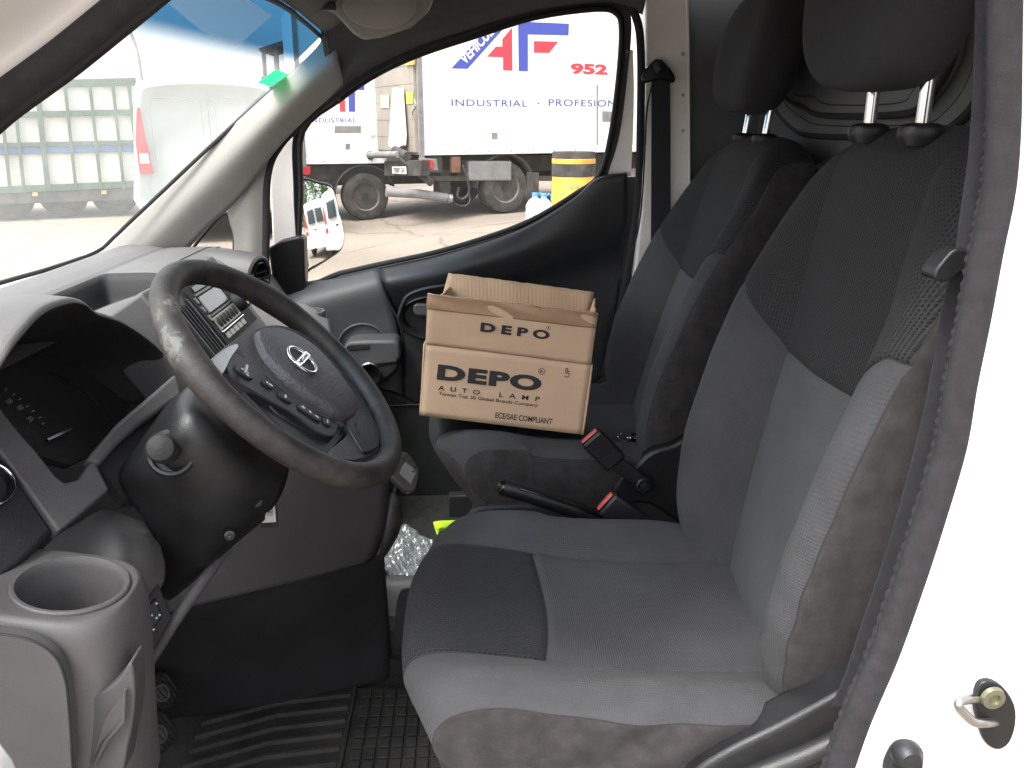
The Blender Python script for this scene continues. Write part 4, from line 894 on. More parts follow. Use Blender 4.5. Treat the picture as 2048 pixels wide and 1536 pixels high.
# domed airbag cover
padp = [(513, 668), (530, 657), (560, 658), (592, 672), (632, 700), (672, 744), (706, 792), (716, 818), (704, 836), (678, 832), (644, 812), (606, 786), (566, 752), (530, 710)]
P = cr([WP(x, y, .004) for x, y in padp], 6, True); n_ = len(P); pcn = sum(P)/n_; rg = []
for f_, h_ in ((1.0, -.034), (1.0, -.004), (.975, .003), (.91, .0065), (.75, .010), (.5, .0125), (.25, .0135), (.02, .014)): rg.append([pcn+(p-pcn)*f_+wn*h_ for p in P])
vs = [p for r_ in rg for p in r_]; fs = [(i*n_+k, i*n_+(k+1) % n_, (i+1)*n_+(k+1) % n_, (i+1)*n_+k) for i in range(7) for k in range(n_)]+[tuple(range(7*n_, 8*n_))]
MB().add(vs, fs).build('airbag_cover', M['hubpad'], sw)
wplate('hub_shell', [(428, 716), (463, 684), (515, 656), (560, 650), (600, 664), (640, 690), (688, 745), (728, 800), (762, 870), (764, 894), (735, 912), (700, 920), (655, 908), (700, 862), (660, 838), (590, 800), (526, 744), (465, 703), (440, 726)], -.030, -.002, M['hubpad'], bev=.003)
wplate('far_spoke', [(575, 668), (600, 660), (640, 668), (668, 690), (664, 716), (640, 706)], -.028, -.006, M['hubpad'])
wplate('spoke_trim', [(424, 720), (445, 700), (470, 687), (477, 694), (462, 716), (448, 745), (440, 742)], -.004, .002, M['steel'], bev=.0012)
wplate('lower_cover', [(440, 735), (463, 704), (526, 746), (590, 802), (655, 842), (690, 862), (672, 892), (650, 912), (600, 888), (540, 836), (480, 776)], -.034, -.006, M['black'], bev=.003)
wplate('switch_pod', [(452, 722), (468, 704), (526, 744), (590, 800), (640, 832), (668, 838), (676, 852), (668, 872), (640, 866), (590, 830), (520, 790), (462, 752)], -.012, .0005, M['black'], bev=.002)
wplate('cover_lip', [(540, 806), (575, 812), (640, 852), (650, 870), (610, 858), (560, 830)], -.012, -.004, M['black'], bev=.003)
wplate('bottom_badge', [(692, 838), (716, 822), (738, 842), (760, 882), (754, 896), (732, 904), (712, 878)], -.012, .003, M['black'], bev=.002)
bx_ = WP(716, 852, .0045); text('SRS', bx_, wr, wu, .020, .006, M['hubpad'], sw, name='badge_lettering', bold=.01, th=0)
text('AIRBAG', WP(722, 868, .0045), wr, wu, .024, .006, M['hubpad'], sw, name='badge_lettering', bold=.01, th=0)
for k, (px0, py0, w_, h_) in enumerate(((490, 742, .024, .018), (537, 767, .016, .011), (571, 793, .019, .012), (620, 824, .034, .012), (655, 843, .013, .013))):
    c_b = WP(px0, py0, .003); e1_ = WP(620, 824, .003)-WP(537, 767, .003); e1_ /= np.linalg.norm(e1_); e2_ = np.cross(wn, e1_)
    MB().prism([c_b+e1_*x+e2_*y for x, y in rrect(w_, h_, min(w_, h_)*.46)], -wn*.004).build('wheel_button', M['black'], sw, bevel=.0008)
    for dx0, dy0, ww, hh2 in [((0, 0, .010, .002), (.004, -.005, .003, .003)), ((-.002, 0, .0022, .0022), (.003, 0, .005, .002)), ((0, 0, .002, .006),), ((-.010, 0, .005, .0014), (-.010, 0, .0014, .005), (0, 0, .003, .003), (.010, 0, .005, .0014)), ((0, 0, .0014, .006),)][k]:
        MB().box(c_b+e1_*dx0+e2_*dy0+wn*.0004, (ww, hh2, .0006), (e1_, e2_, wn)).build('button_mark', M['whiteprint'], sw, smooth=False)
MB().box(WP(492, 738, .007), (.018, .004, .003), (wr+wu*.3, wu-wr*.3, wn)).build('toggle', M['steel'], sw, bevel=.001)
# emblem: chrome ring with a cross bar
ec = WP(604, 720, .0195)
em = [ec+wr*.0215*math.cos(2*math.pi*k/48)+wu*.0215*math.sin(2*math.pi*k/48) for k in range(48)]
MB().tube(em, .0022, 10, closed=True).build('emblem_ring', M['chrome'], sw)
MB().box(ec+wn*.001, (.050, .0095, .004), (wr, wu, wn)).build('emblem_bar', M['chrome'], sw, bevel=.0012)
text('NISSAN', ec-wu*.0026+wn*.0033, wr, wu, .038, .0052, M['ink'], sw, name='emblem_lettering', bold=.02, align='c', th=0)

col_ = bpy.data.objects.new('steering_column', None); COL.objects.link(col_); adopt(col_, van)
rows = [[(330, 812, -.34), (372, 776, -.34), (420, 745, -.34), (500, 790, -.33), (570, 840, -.31)],
        [(262, 905, -.41), (318, 838, -.42), (380, 785, -.425), (480, 840, -.41), (575, 905, -.36)],
        [(238, 948, -.44), (300, 880, -.465), (385, 830, -.475), (480, 895, -.45), (578, 935, -.38)],
        [(248, 985, -.45), (300, 945, -.480), (390, 905, -.490), (490, 940, -.455), (572, 965, -.395)],
        [(290, 1045, -.44), (345, 1015, -.47), (415, 985, -.475), (495, 990, -.45), (560, 995, -.40)],
        [(318, 1110, -.41), (370, 1085, -.44), (430, 1050, -.45), (490, 1035, -.435), (544, 1018, -.40)],
        [(322, 1215, -.37), (372, 1160, -.40), (425, 1112, -.42), (480, 1065, -.42), (532, 1026, -.395)],
        [(318, 1235, -.33), (370, 1180, -.36), (425, 1130, -.38), (480, 1080, -.39), (530, 1040, -.37)]]
sheet('column_shroud', [[AY(*p) for p in r_] for r_ in rows], M['black'], col_, th=.005)
sx_ = V3(.22, -.88, .42); sx_ /= np.linalg.norm(sx_); sc_ = AY(343, 906, -.487)
m = MB(); m.lathe(sc_, sx_, [(.027, -.014), (.027, -.001), (.0245, .003), (.0215, .003), (.020, -.008), (0, -.010)], 36); m.build('stalk_collar', M['door_blk'], col_)
m = MB(); m.lathe(sc_+sx_*.0+V3(-.004, 0, .002), sx_, [(.012, -.02), (.0135, .020), (.0155, .038), (.0155, .052), (.013, .058), (.006, .061), (0, .0615)], 32); m.build('stalk', M['softblk'], col_)
for p, y in (((514, 1004), -.43), ((459, 1071), -.445)): m = MB(); m.lathe(AY(*p, y), (.3, -.8, .2), [(.006, -.002), (.006, .001), (.003, .002), (0, .001)], 16); m.build('shroud_screw', M['gloss'], col_)
# white bar-code label on the lower dash
lb0 = AY(524, 1052, -.300); lx = V3(.35, .94, 0)*0+V3(1, 0, 0); 
bcn = V3(.15, -.96, .2); bcn /= np.linalg.norm(bcn)
def BC(px, py, off=0): return AP(px, py, AY(538, 1020, -.315)+bcn*off, bcn)
lab = bpy.data.objects.new('barcode_tag', None); COL.objects.link(lab); adopt(lab, van)
m = MB(); m.prism([BC(*p) for p in ((519, 985), (552, 985), (557, 1054), (522, 1056))], bcn*-.003); m.build('tag_backing', M['softblk'], lab, bevel=.001)
m = MB(); m.prism([BC(*p, .0008) for p in ((521, 985), (548, 985), (552, 1044), (523, 1046))], bcn*-.0008); m.build('paper_label', M['label'], lab, smooth=False)
for k in range(13):
    y0 = 990+k*3.3; m = MB(); m.prism([BC(*p, .0014) for p in ((531, y0), (546, y0), (546, y0+[1.2, 2.0, .8][k % 3]), (531, y0+[1.2, 2.0, .8][k % 3]))], bcn*-.0004); m.build('bar_mark', M['ink'], lab, smooth=False)

# pedals
for nm, cx, cy, Yy, hw_ in (('brake_pedal', 322, 1392, -.30, .030), ('clutch_pedal', 316, 1474, -.36, .030)):
    pd = bpy.data.objects.new(nm, None); COL.objects.link(pd); adopt(pd, van)
    pnn = V3(.80, -.25, .55); pnn /= np.linalg.norm(pnn); pa = np.cross((0, 0, 1), pnn); pa /= np.linalg.norm(pa); pb = np.cross(pnn, pa); c = AY(cx-10, cy, Yy)
    m = MB(); plate(m, c, pa, pb, .062, .050, .014, .010); m.build('pedal_pad', M['rubblk'], pd, bevel=.002)
    for k in range(7): m = MB(); m.box(c+pnn*.0115+pa*(-.024+.008*k), (.0025, .044-.006*abs(k-3)*.6, .003), (pa, pb, pnn)); m.build('pad_rib', M['carpet'], pd)
    m = MB(); m.lathe(c+pnn*.010, pnn, [(.013, 0), (.013, .0045), (.010, .0045), (.010, .002), (0, .002)], 24); m.build('pad_boss', M['dash_mid'], pd)
    MB().tube([c, c+V3(-.05, 0, .04), c+V3(-.12, .0, .16)], .009, 10).build('pedal_arm', M['black'], pd)

# ------------------------------------------------------------------ between the seats
hb = bpy.data.objects.new('handbrake', None); COL.objects.link(hb); adopt(hb, van)
hp = [AY(1006, 974, 0), AY(1040, 983, 0), AY(1100, 1002, 0), AY(1160, 1022, 0), AY(1215, 1045, 0), AY(1270, 1068, 0)]
MB().tube(cr(hp, 5), [.0155]*8+[.0165]*8+[.0135]*6+[.012]*4, 16).build('grip', M['black'], hb)
a = hp[0]-hp[1]; a /= np.linalg.norm(a)
MB().lathe(hp[0], a, [(.0155, 0), (.0145, .004), (.010, .005), (.010, .001), (0, .001)], 24, cap0=False).build('grip_collar', M['gloss'], hb)
MB().lathe(hp[0]-a*.002, a, [(.0065, 0), (.0065, .009), (.004, .012), (0, .0125)], 20).build('release_button', M['black'], hb)
MB().tube(cr([p+V3(0, -.012, .011) for p in hp[1:5]], 4), .0025, 8).build('grip_seam', M['gloss'], hb)
def buckle(name, a_, b_, Yy, w_, strap_to=None):
    e = bpy.data.objects.new(name, None); COL.objects.link(e); adopt(e, van)
    A = AY(*a_, Yy); B = AY(*b_, Yy); d = B-A; L = np.linalg.norm(d); d /= L
    s_ = V3(.0, 1, 0)*.0+AY(a_[0]+20, a_[1]-28, Yy)-A; s_ = s_-d*(s_@d); s_ /= np.linalg.norm(s_); n_ = np.cross(d, s_)
    MB().box(A+d*L/2, (L, w_, .026), (d, s_, n_)).build('buckle_body', M['black'], e, bevel=.005)
    MB().box(A-d*.0008, (.004, w_*.90, .0185), (d, s_, n_)).build('buckle_frame', M['gloss'], e, bevel=.001)
    MB().box(A-d*.0022+n_*(-.003 if (n_@(CAM-A)) < 0 else .003), (.006, w_*.80, .0105), (d, s_, n_)).build('release_button', M['red'], e, bevel=.002)
    MB().box(A-d*.0022-n_*(-.005 if (n_@(CAM-A)) < 0 else .005), (.005, w_*.62, .0035), (d, s_, n_)).build('tongue_slot', M['softblk'], e)
    if strap_to is not None:
        C2 = AY(*strap_to, Yy); dd = C2-B
        MB().box((B+C2)/2, (np.linalg.norm(dd), w_*.62, .008), (dd, np.cross(n_, dd), n_)).build('buckle_stalk', M['black'], e, bevel=.002)
        MB().lathe(C2+V3(0, -.010, 0), (.1, -1, .1), [(.015, -.01), (.015, .004), (.012, .006), (.0085, .005), (.0085, .011), (0, .012)], 24).build('anchor_bolt', M['black'], e)
    return e
buckle('passenger_belt_buckle', (1180, 873), (1232, 925), .105, .046, (1284, 966))
buckle('driver_belt_buckle', (1212, 1003), (1278, 1050), -.075, .046)
m = MB(); m.prism(cr([AY(*p, .14) for p in ((1225, 990), (1240, 955), (1262, 940), (1300, 905), (1345, 890), (1400, 880), (1400, 1060), (1300, 1010), (1240, 1012))], 4, True), (0, .03, 0)); m.build('passenger_seat_side_cover', M['black'], pseat, bevel=.008)
m = MB(); m.prism(cr([AY(*p, .145) for p in ((930, 1060), (945, 1022), (1000, 1012), (1200, 1008), (1420, 995), (1420, 1120), (930, 1120))], 3, True), (0, .02, 0)); m.build('passenger_seat_rail_cover', M['softblk'], pseat, bevel=.006)
m = MB(); m.b2((.30, -.10, .56), (.52, .12, .66)); m.build('rear_floor_box', M['bulk'], van, bevel=.01)
m = MB(); m.box(AY(1400, 1062, -.04), (.13, .012, .03), (AY(1440, 1035, -.04)-AY(1370, 1090, -.04), (0, 1, 0), (0, 0, 1))); m.build('floor_bracket', M['dash_mid'], van, bevel=.002)

# ================================================================== LOOSE THINGS IN THE CAB
# cardboard box
bl, br_ = AY(842, 831, .195), AY(1163, 869, .180)
hl, hr_ = AY(851, 689, .197), AY(1182, 731, .182)
tl_, tr_ = AY(856, 587, .186), AY(1196, 625, .170)
D_ = V3(.012, .225, -.004); box = thing('cardboard_box', 'open brown cardboard box for car lamps tilted on the passenger seat', 'cardboard box', tuple((bl+br_)/2))
def board(nm, P, th, m_=None, par=box, bev=.0008):
    P = [V3(*p) for p in P]; n = np.cross(P[1]-P[0], P[2]-P[0]); n /= np.linalg.norm(n)
    if n @ (CAM-P[0]) < 0: n = -n
    return MB().prism([p+n*th*0 for p in P], -n*th).build(nm, m_ or M['card'], par, bevel=bev)
fl = []
def flutes(m, t, b, tc):
    # fine flute lines of the corrugated board
    w_ = t.nodes.new('ShaderNodeTexWave'); w_.wave_type = 'BANDS'; w_.bands_direction = 'X'; w_.inputs['Scale'].default_value = 38; w_.inputs['Distortion'].default_value = .4
    t.links.new(tc.outputs['Object'], w_.inputs['Vector']); bp = t.nodes.new('ShaderNodeBump'); bp.inputs['Strength'].default_value = .25; bp.inputs['Distance'].default_value = .0012
    t.links.new(w_.outputs['Fac'], bp.inputs['Height']); t.links.new(bp.outputs[0], b.inputs['Normal'])
M['cardin'] = mat('corrugated_inside', (.60, .41, .265), .85, mott=(5, .06), extra=flutes)
def wavy(nm, a, b, c, d, th, m_, amp=.0016, nu=26, nv=12, notch=None):
    """slightly buckled board a-b (bottom) to d-c (top)"""
    rows = []
    nrm = np.cross(b-a, d-a); nrm /= np.linalg.norm(nrm)
    vs = []; fs = []
    for i in range(nv+1):
        v = i/nv
        for j in range(nu+1):
            u = j/nu; p = (a*(1-u)+b*u)*(1-v)+(d*(1-u)+c*u)*v
            p = p + nrm*(amp*math.sin(u*9+v*2+1)*math.sin(math.pi*min(1, v+.1)) + amp*.7*math.sin(u*23+v*5)*v)
            if notch and i == nv: p = p + (a-d)/np.linalg.norm(a-d)*notch(u)
            vs.append(p)
    fs = [(i*(nu+1)+j, i*(nu+1)+j+1, (i+1)*(nu+1)+j+1, (i+1)*(nu+1)+j) for i in range(nv) for j in range(nu)]
    if nrm @ (CAM-a) < 0: fs = [f[::-1] for f in fs]
    return build(nm, vs, fs, m_, box, solid=th)
random.seed(8)
jag = [random.uniform(0, .0016) for _ in range(60)]
nt_ = lambda u: jag[int(u*40)]+(.0045*gauss(u-.66, .016))
front = wavy('front_panel', bl, br_, hr_, hl, .004, M['card'], .0008)
ff = wavy('front_flap', hl+V3(0, -.0008, .0012), hr_+V3(0, -.0008, .0012), tr_, tl_, .004, M['card'], .0022, notch=nt_)
wavy('back_panel', bl+D_, br_+D_, hr_+D_, hl+D_, .004, M['cardin'], .0006)
bt1, bt2 = AY(897, 545, .46), AY(1189, 583, .445)
wavy('back_flap', hl+D_, hr_+D_, bt2, bt1, .004, M['cardin'], .0020, notch=lambda u: jag[int(u*37)+5])
wavy('side_panel', br_, br_+D_, hr_+D_, hr_, .004, M['cardin'], .0005)
wavy('side_panel', bl, bl+D_, hl+D_, hl, .004, M['card'], .0005)
rt1 = tr_*.62+bt2*.38; 
wavy('side_flap', hr_+V3(-.004, .008, 0), hr_+D_+V3(-.004, -.006, 0), bt2+V3(-.003, -.012, -.012), tr_*.80+bt2*.20+V3(-.006, .0, -.004), .004, M['cardin'], .0015, notch=lambda u: .004*math.sin(u*16)**2+.010*gauss(u-.35, .1))
wavy('side_flap', hl+V3(.004, .008, 0), hl+D_+V3(.004, -.006, 0), bt1+V3(.004, -.012, -.03), tl_+V3(.004, .02, -.03), .004, M['cardin'], .0015)
board('bottom_panel', [bl+V3(0, .002, .003), br_+V3(0, .002, .003), br_+D_, bl+D_], .004, M['card'])
# print and tape lie on the panels
bu = (br_-bl); BW = np.linalg.norm(bu); bu /= BW; bv = hl-bl; bv -= bu*(bv@bu); BH = np.linalg.norm(bv); bv /= BH; bnn = np.cross(bu, bv)
def bt_(px, py): return AP(px, py, bl+bnn*.0014, bnn)
fu = (tr_-tl_); fu /= np.linalg.norm(fu); fv = tl_-hl; fv -= fu*(fv@fu); fv /= np.linalg.norm(fv); fn = np.cross(fu, fv)
def ft_(px, py): return AP(px, py, hl+fn*.0030, fn)
def ptext(s, x0, y0, x1, y1, hpx, f, nn, nm='print', bold=0, space=1.0):
    o = f(x0, y0); e = f(x1, y1); a = e-o; wd = np.linalg.norm(a); v = np.cross(nn, a/wd)
    hh = hpx/FPX*np.linalg.norm(o-CAM)*.98
    return text(s, o, a, v, wd, hh, M['ink'], box, name=nm, bold=bold, th=0, space=space)
ptext('DEPO', 873, 759, 1081, 784, 33, bt_, bnn, bold=.055, space=1.12)
ptext('AUTO', 876, 780, 959, 790, 10, bt_, bnn, bold=.018, space=2.2)
ptext('LAMP', 998, 794, 1079, 803, 10, bt_, bnn, bold=.018, space=2.2)
ptext('Taiwan Top 20 Global Brands Company', 877, 792, 1075, 816, 9.5, bt_, bnn, bold=.012, space=1.05)
ptext('ECE/SAE COMPLIANT', 990, 836, 1104, 849, 12.5, bt_, bnn, bold=.018)
o = bt_(1138, 755); e = bt_(1141, 737); a = e-o; wd = np.linalg.norm(a)
text('UP', o, a, -np.cross(a/wd, bnn)*-1 if False else np.cross(bnn, a/wd), wd, .0095, M['ink'], box, name='print', bold=.0, th=0)
ptext('DEPO', 960, 663, 1098, 680, 20, ft_, fn, bold=.05, space=1.55)
for f_, nn_, cx, cy, r_ in ((bt_, bnn, 1083, 743, 6.3), (ft_, fn, 1097, 656, 4.2)):
    c = f_(cx, cy); rr = r_/FPX*np.linalg.norm(c-CAM); a1 = bu; a2 = np.cross(nn_, a1)
    MB().tube([c+rr*(a1*math.cos(t)+a2*math.sin(t)) for t in [2*math.pi*k/24 for k in range(24)]], rr*.09, 5, closed=True, flat=.3).build('registered_ring', M['ink'], box)
    text('R', c-a2*rr*.55, a1, a2, rr*.8, rr*1.1, M['ink'], box, name='print', th=0, align='c', bold=.02)
tp1, tp2 = tl_+fn*.0018, tr_+fn*.0018; lw = .030
wavy('packing_tape', tp1-fv*lw-fu*.001, tp2-fv*lw*1.05+fu*.001, tp2+fv*.0006+fu*.001, tp1+fv*.0006-fu*.001, .0008, M['tape'], .0019, notch=nt_)

# car key on the passenger cushion
key = thing('car_key', 'black car key with metal ring lying beside the cardboard box', 'car key', tuple(AY(1265, 880, .27)))
kc = AY(1290, 880, .26); 
m = MB(); m.prism(cr([kc+V3(x, y, 0) for x, y in ((-.028, -.012), (.0, -.016), (.032, -.012), (.040, 0), (.032, .012), (0, .016), (-.028, .012))], 4, True), (0, 0, .012)); m.build('key_fob', M['gloss'], key, bevel=.003)
MB().tube([kc+V3(-.045+.013*math.cos(t), .013*math.sin(t)-.004, .008+.004*math.sin(t)) for t in [2*math.pi*k/24 for k in range(24)]], .0013, 8, closed=True).build('key_ring', M['chrome'], key)
MB().box(kc+V3(-.030, -.002, .007), (.020, .006, .003)).build('key_blade', M['chrome'], key, bevel=.0008)

# small display unit clipped to the dash beside the wheel
du = thing('display_unit', 'small silver hands-free unit with a screen mounted beside the steering wheel', 'display unit', tuple(AY(815, 945, -.02)))
dn2 = V3(.72, -.45, .50); dn2 /= np.linalg.norm(dn2); dc2 = AY(816, 944, -.03)
def UP(px, py, off=0): return AP(px, py, dc2+dn2*off, dn2)
m = MB(); m.prism(cr([UP(*p) for p in ((800, 905), (815, 906), (833, 930), (838, 942), (832, 975), (824, 984), (812, 980), (788, 956), (785, 945), (792, 920))], 3, True), -dn2*.012); m.build('unit_case', M['silverp'], du, bevel=.002)
m = MB(); m.prism([UP(*p, .0008) for p in ((803, 936), (811, 924), (824, 934), (832, 946), (822, 968), (800, 948))], -dn2*.001); m.build('unit_screen', M['lcd'], du)
for p in ((806, 916), (813, 913), (819, 921), (830, 934), (826, 943), (808, 922)): MB().lathe(UP(*p, .0005), dn2, [(.0022, 0), (.0018, .001), (0, .0012)], 12).build('unit_button', M['softblk'], du)
MB().tube([UP(800, 950, -.012), UP(788, 990, -.03), AY(784, 1015, -.04)], .004, 10).build('unit_bracket', M['black'], du)

# clear plastic bag and the scrap of yellow cloth on the floor
def bagmat():
    m = bpy.data.materials.new('clear_plastic_film'); m.use_nodes = True; t = m.node_tree; t.nodes.clear(); out = t.nodes.new('ShaderNodeOutputMaterial')
    tr = t.nodes.new('ShaderNodeBsdfTransparent'); tr.inputs[0].default_value = (.92, .94, .95, 1); gl = t.nodes.new('ShaderNodeBsdfGlossy'); gl.inputs['Roughness'].default_value = .24
    df = t.nodes.new('ShaderNodeBsdfDiffuse'); df.inputs[0].default_value = (.45, .47, .48, 1); a = t.nodes.new('ShaderNodeMixShader'); a.inputs[0].default_value = .28
    b = t.nodes.new('ShaderNodeMixShader'); b.inputs[0].default_value = .13; t.links.new(tr.outputs[0], a.inputs[1]); t.links.new(df.outputs[0], a.inputs[2]); t.links.new(a.outputs[0], b.inputs[1]); t.links.new(gl.outputs[0], b.inputs[2]); t.links.new(b.outputs[0], out.inputs[0]); return m
bag = thing('plastic_bag', 'clear crumpled plastic bag lying between steering wheel and driver seat', 'plastic bag', tuple(AY(810, 1100, .03)))
A, B, C_, D4 = AY(763, 1150, .02), AY(868, 1180, .02), AY(868, 1092, .10), AY(788, 1046, .12)
for lay in range(2):
    vs = []; fs = []; random.seed(20+lay); ph = [random.uniform(0, 6) for _ in range(9)]
    for i in range(36):
        for j in range(36):
            u, v = i/35, j/35; p = (A*(1-u)+B*u)*(1-v)+(D4*(1-u)+C_*u)*v
            h = .006*abs(math.sin(u*7+ph[0]+v*3))+.005*abs(math.sin(v*9+ph[1]-u*5))+.0018*abs(math.sin(u*15+ph[2]+v*11))
            vs.append(p+V3(.004*math.sin(v*11+ph[4]), -.3*h, h*1.3+.012*lay*math.sin(u*3.1)*math.sin(v*3.1)))
    fs = [(i*36+j, i*36+j+1, (i+1)*36+j+1, (i+1)*36+j) for i in range(35) for j in range(35)]
    build('plastic_film', vs, fs, bagmat() if lay == 0 else bpy.data.materials['clear_plastic_film'], bag)
yv = thing('yellow_cloth', 'bright fluorescent yellow cloth corner showing beside the front of the driver seat', 'cloth', tuple(AY(885, 1058, .12)))
rows = [[AY(866, 1044, .13), AY(882, 1041, .13), AY(915, 1040, .14), AY(940, 1036, .15)], [AY(869, 1056, .12), AY(884, 1054, .11), AY(915, 1056, .13), AY(940, 1056, .13)], [AY(874, 1070, .11), AY(886, 1062, .12), AY(915, 1070, .12), AY(940, 1072, .12)]]
sheet('folded_cloth', rows, M['hiviz'], yv, th=.002)

# rubber floor mat with ribs and cells
fm = thing('floor_mat', 'dusty black rubber floor mat with ribs below the pedals', 'floor mat', (-.3, -.3, .50))
matm = mat('dusty_black_rubber_mat', (.010, .010, .010), .8, mott=(18, .3), bump=(200, .4), col2=(.030, .028, .025))
m = MB(); m.b2((-.52, -.60, .502), (.0, -.115, .512)); m.build('mat_sheet', matm, fm, bevel=.004)
m = MB()
for i in range(9):
    x0 = -.195+.021*i
    for j in range(19):
        y0 = -.58+.024*j; m.b2((x0, y0, .512), (x0+.016, y0+.019, .5165))
m.build('mat_cell_pattern', matm, fm, bevel=.001)
m = MB()
for k in range(13):
    y0 = -.55+.032*k; m.tube([(-.45, y0-.03, .512), (-.33, y0+.015, .513), (-.215, y0+.03, .512)], .006, 6)
m.build('mat_rib_pattern', matm, fm)
m = MB(); m.b2((-.212, -.59, .511), (-.205, -.12, .519)); m.build('mat_border_pattern', matm, fm, bevel=.001)

# pale reflection near the windscreen's upper edge, added as a thin sheet
pp = thing('windscreen_reflection', 'pale reflection on the blue band of the windscreen, modelled as a thin sheet', 'reflection', tuple(AW(450, 40, .004)))
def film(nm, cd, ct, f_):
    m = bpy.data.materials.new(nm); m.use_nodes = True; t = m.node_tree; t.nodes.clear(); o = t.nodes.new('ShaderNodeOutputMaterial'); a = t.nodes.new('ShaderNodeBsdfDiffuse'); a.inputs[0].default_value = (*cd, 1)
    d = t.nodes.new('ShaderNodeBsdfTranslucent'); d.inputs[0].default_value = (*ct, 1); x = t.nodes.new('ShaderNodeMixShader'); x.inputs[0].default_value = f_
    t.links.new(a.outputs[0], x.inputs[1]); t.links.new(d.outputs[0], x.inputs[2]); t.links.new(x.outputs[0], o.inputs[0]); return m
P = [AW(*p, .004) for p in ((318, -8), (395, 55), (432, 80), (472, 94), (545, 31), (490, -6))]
build('reflection', P, [tuple(range(6))], film('reflection_film', (.80, .78, .76), (.85, .82, .80), .45), pp, smooth=False)

# ================================================================== OUTSIDE
def ground_extra(m, t, b, tc):
    n = t.nodes.new('ShaderNodeTexNoise'); n.inputs['Scale'].default_value = 26; n.inputs['Detail'].default_value = 8; n.inputs['Roughness'].default_value = .75
    n2 = t.nodes.new('ShaderNodeTexNoise'); n2.inputs['Scale'].default_value = .35; n2.inputs['Detail'].default_value = 5
    t.links.new(tc.outputs['Object'], n.inputs['Vector']); t.links.new(tc.outputs['Object'], n2.inputs['Vector'])
    r = t.nodes.new('ShaderNodeValToRGB'); e = r.color_ramp.elements; e[0].position = .34; e[0].color = (.13, .107, .085, 1); e[1].position = .66; e[1].color = (.28, .235, .19, 1)
    x = e.new(.5); x.color = (.21, .173, .138, 1)
    ad = t.nodes.new('ShaderNodeMath'); ad.operation = 'MULTIPLY_ADD'; ad.inputs[1].default_value = .55; t.links.new(n2.outputs['Fac'], ad.inputs[0])
    mu = t.nodes.new('ShaderNodeMath'); mu.operation = 'MULTIPLY'; mu.inputs[1].default_value = .5; t.links.new(n.outputs['Fac'], mu.inputs[0]); t.links.new(mu.outputs[0], ad.inputs[2]); t.links.new(ad.outputs[0], r.inputs[0])
    # cracks
    v = t.nodes.new('ShaderNodeTexVoronoi'); v.feature = 'DISTANCE_TO_EDGE'; v.inputs['Scale'].default_value = .42
    nw = t.nodes.new('ShaderNodeTexNoise'); nw.inputs['Scale'].default_value = 1.5; nw.inputs['Detail'].default_value = 6; t.links.new(tc.outputs['Object'], nw.inputs['Vector'])
    mv = t.nodes.new('ShaderNodeMix'); mv.data_type = 'VECTOR'; mv.inputs['Factor'].default_value = .35; t.links.new(tc.outputs['Object'], mv.inputs['A']); t.links.new(nw.outputs['Color'], mv.inputs['B']); t.links.new(mv.outputs['Result'], v.inputs['Vector'])
    mr = t.nodes.new('ShaderNodeMapRange'); mr.inputs['From Min'].default_value = .0; mr.inputs['From Max'].default_value = .012; mr.inputs['To Min'].default_value = .62; mr.inputs['To Max'].default_value = 1; t.links.new(v.outputs['Distance'], mr.inputs['Value'])
    mx = t.nodes.new('ShaderNodeMix'); mx.data_type = 'RGBA'; mx.blend_type = 'MULTIPLY'; mx.inputs['Factor'].default_value = 1; t.links.new(r.outputs[0], mx.inputs['A']); t.links.new(mr.outputs[0], mx.inputs['B']); t.links.new(mx.outputs['Result'], b.inputs['Base Color'])
    bp = t.nodes.new('ShaderNodeBump'); bp.inputs['Strength'].default_value = .6; bp.inputs['Distance'].default_value = .02; t.links.new(n.outputs['Fac'], bp.inputs['Height']); t.links.new(bp.outputs[0], b.inputs['Normal'])
M['ground'] = mat('sandy_worn_asphalt', (.3, .24, .19), .95, extra=ground_extra)
def gz(x, y): s = min(1, max(0, (.8-x)/3.0)); return -.22*s*s*(3-2*s)*min(1, max(0, (y-3)/5))
xs = [-1500, -300, -60, -25]+[-14+.75*i for i in range(36)]+[20, 60, 300, 1500]; ysg = [-1500, -300, -60, -15, -6, -3, 0, 2]+[3+.8*i for i in range(24)]+[26, 60, 300, 1500]
vs = [(x, y, gz(x, y)) for y in ysg for x in xs]; nX = len(xs)
fs = [(i*nX+j, i*nX+j+1, (i+1)*nX+j+1, (i+1)*nX+j) for i in range(len(ysg)-1) for j in range(nX-1)]
g = build('ground', vs, fs, M['ground']); g['kind'] = 'structure'

M['tbox'] = mat('white_truck_body', (.78, .77, .76), .4, mott=(1.2, .03)); M['tbeige'] = mat('beige_tail_lift_panel', (.27, .235, .195), .55, mott=(2.5, .12)); M['tgrey'] = mat('dull_grey_metal', (.20, .19, .185), .55, mott=(5, .2))
M['tblk'] = mat('dusty_black_chassis', (.028, .026, .024), .85, mott=(4, .4), col2=(.085, .072, .060)); M['tyre'] = mat('dusty_tyre', (.030, .028, .026), .9, mott=(9, .3), col2=(.075, .064, .054))
M['rimg'] = mat('dusty_steel_rim', (.11, .10, .09), .6, mott=(12, .25)); M['blue'] = mat('blue_vinyl_lettering', (.045, .065, .36), .5); M['redv'] = mat('red_vinyl_lettering', (.58, .035, .055), .5)
M['tail'] = mat('red_tail_lamp', (.50, .02, .03), .25); M['tailw'] = mat('pale_tail_lamp_lens', (.62, .52, .50), .25); M['rust'] = mat('rusty_brown_box', (.16, .075, .045), .8, mott=(12, .3)); M['yel'] = mat('yellow_drum_plastic', (.58, .33, .04), .5, mott=(5, .12))
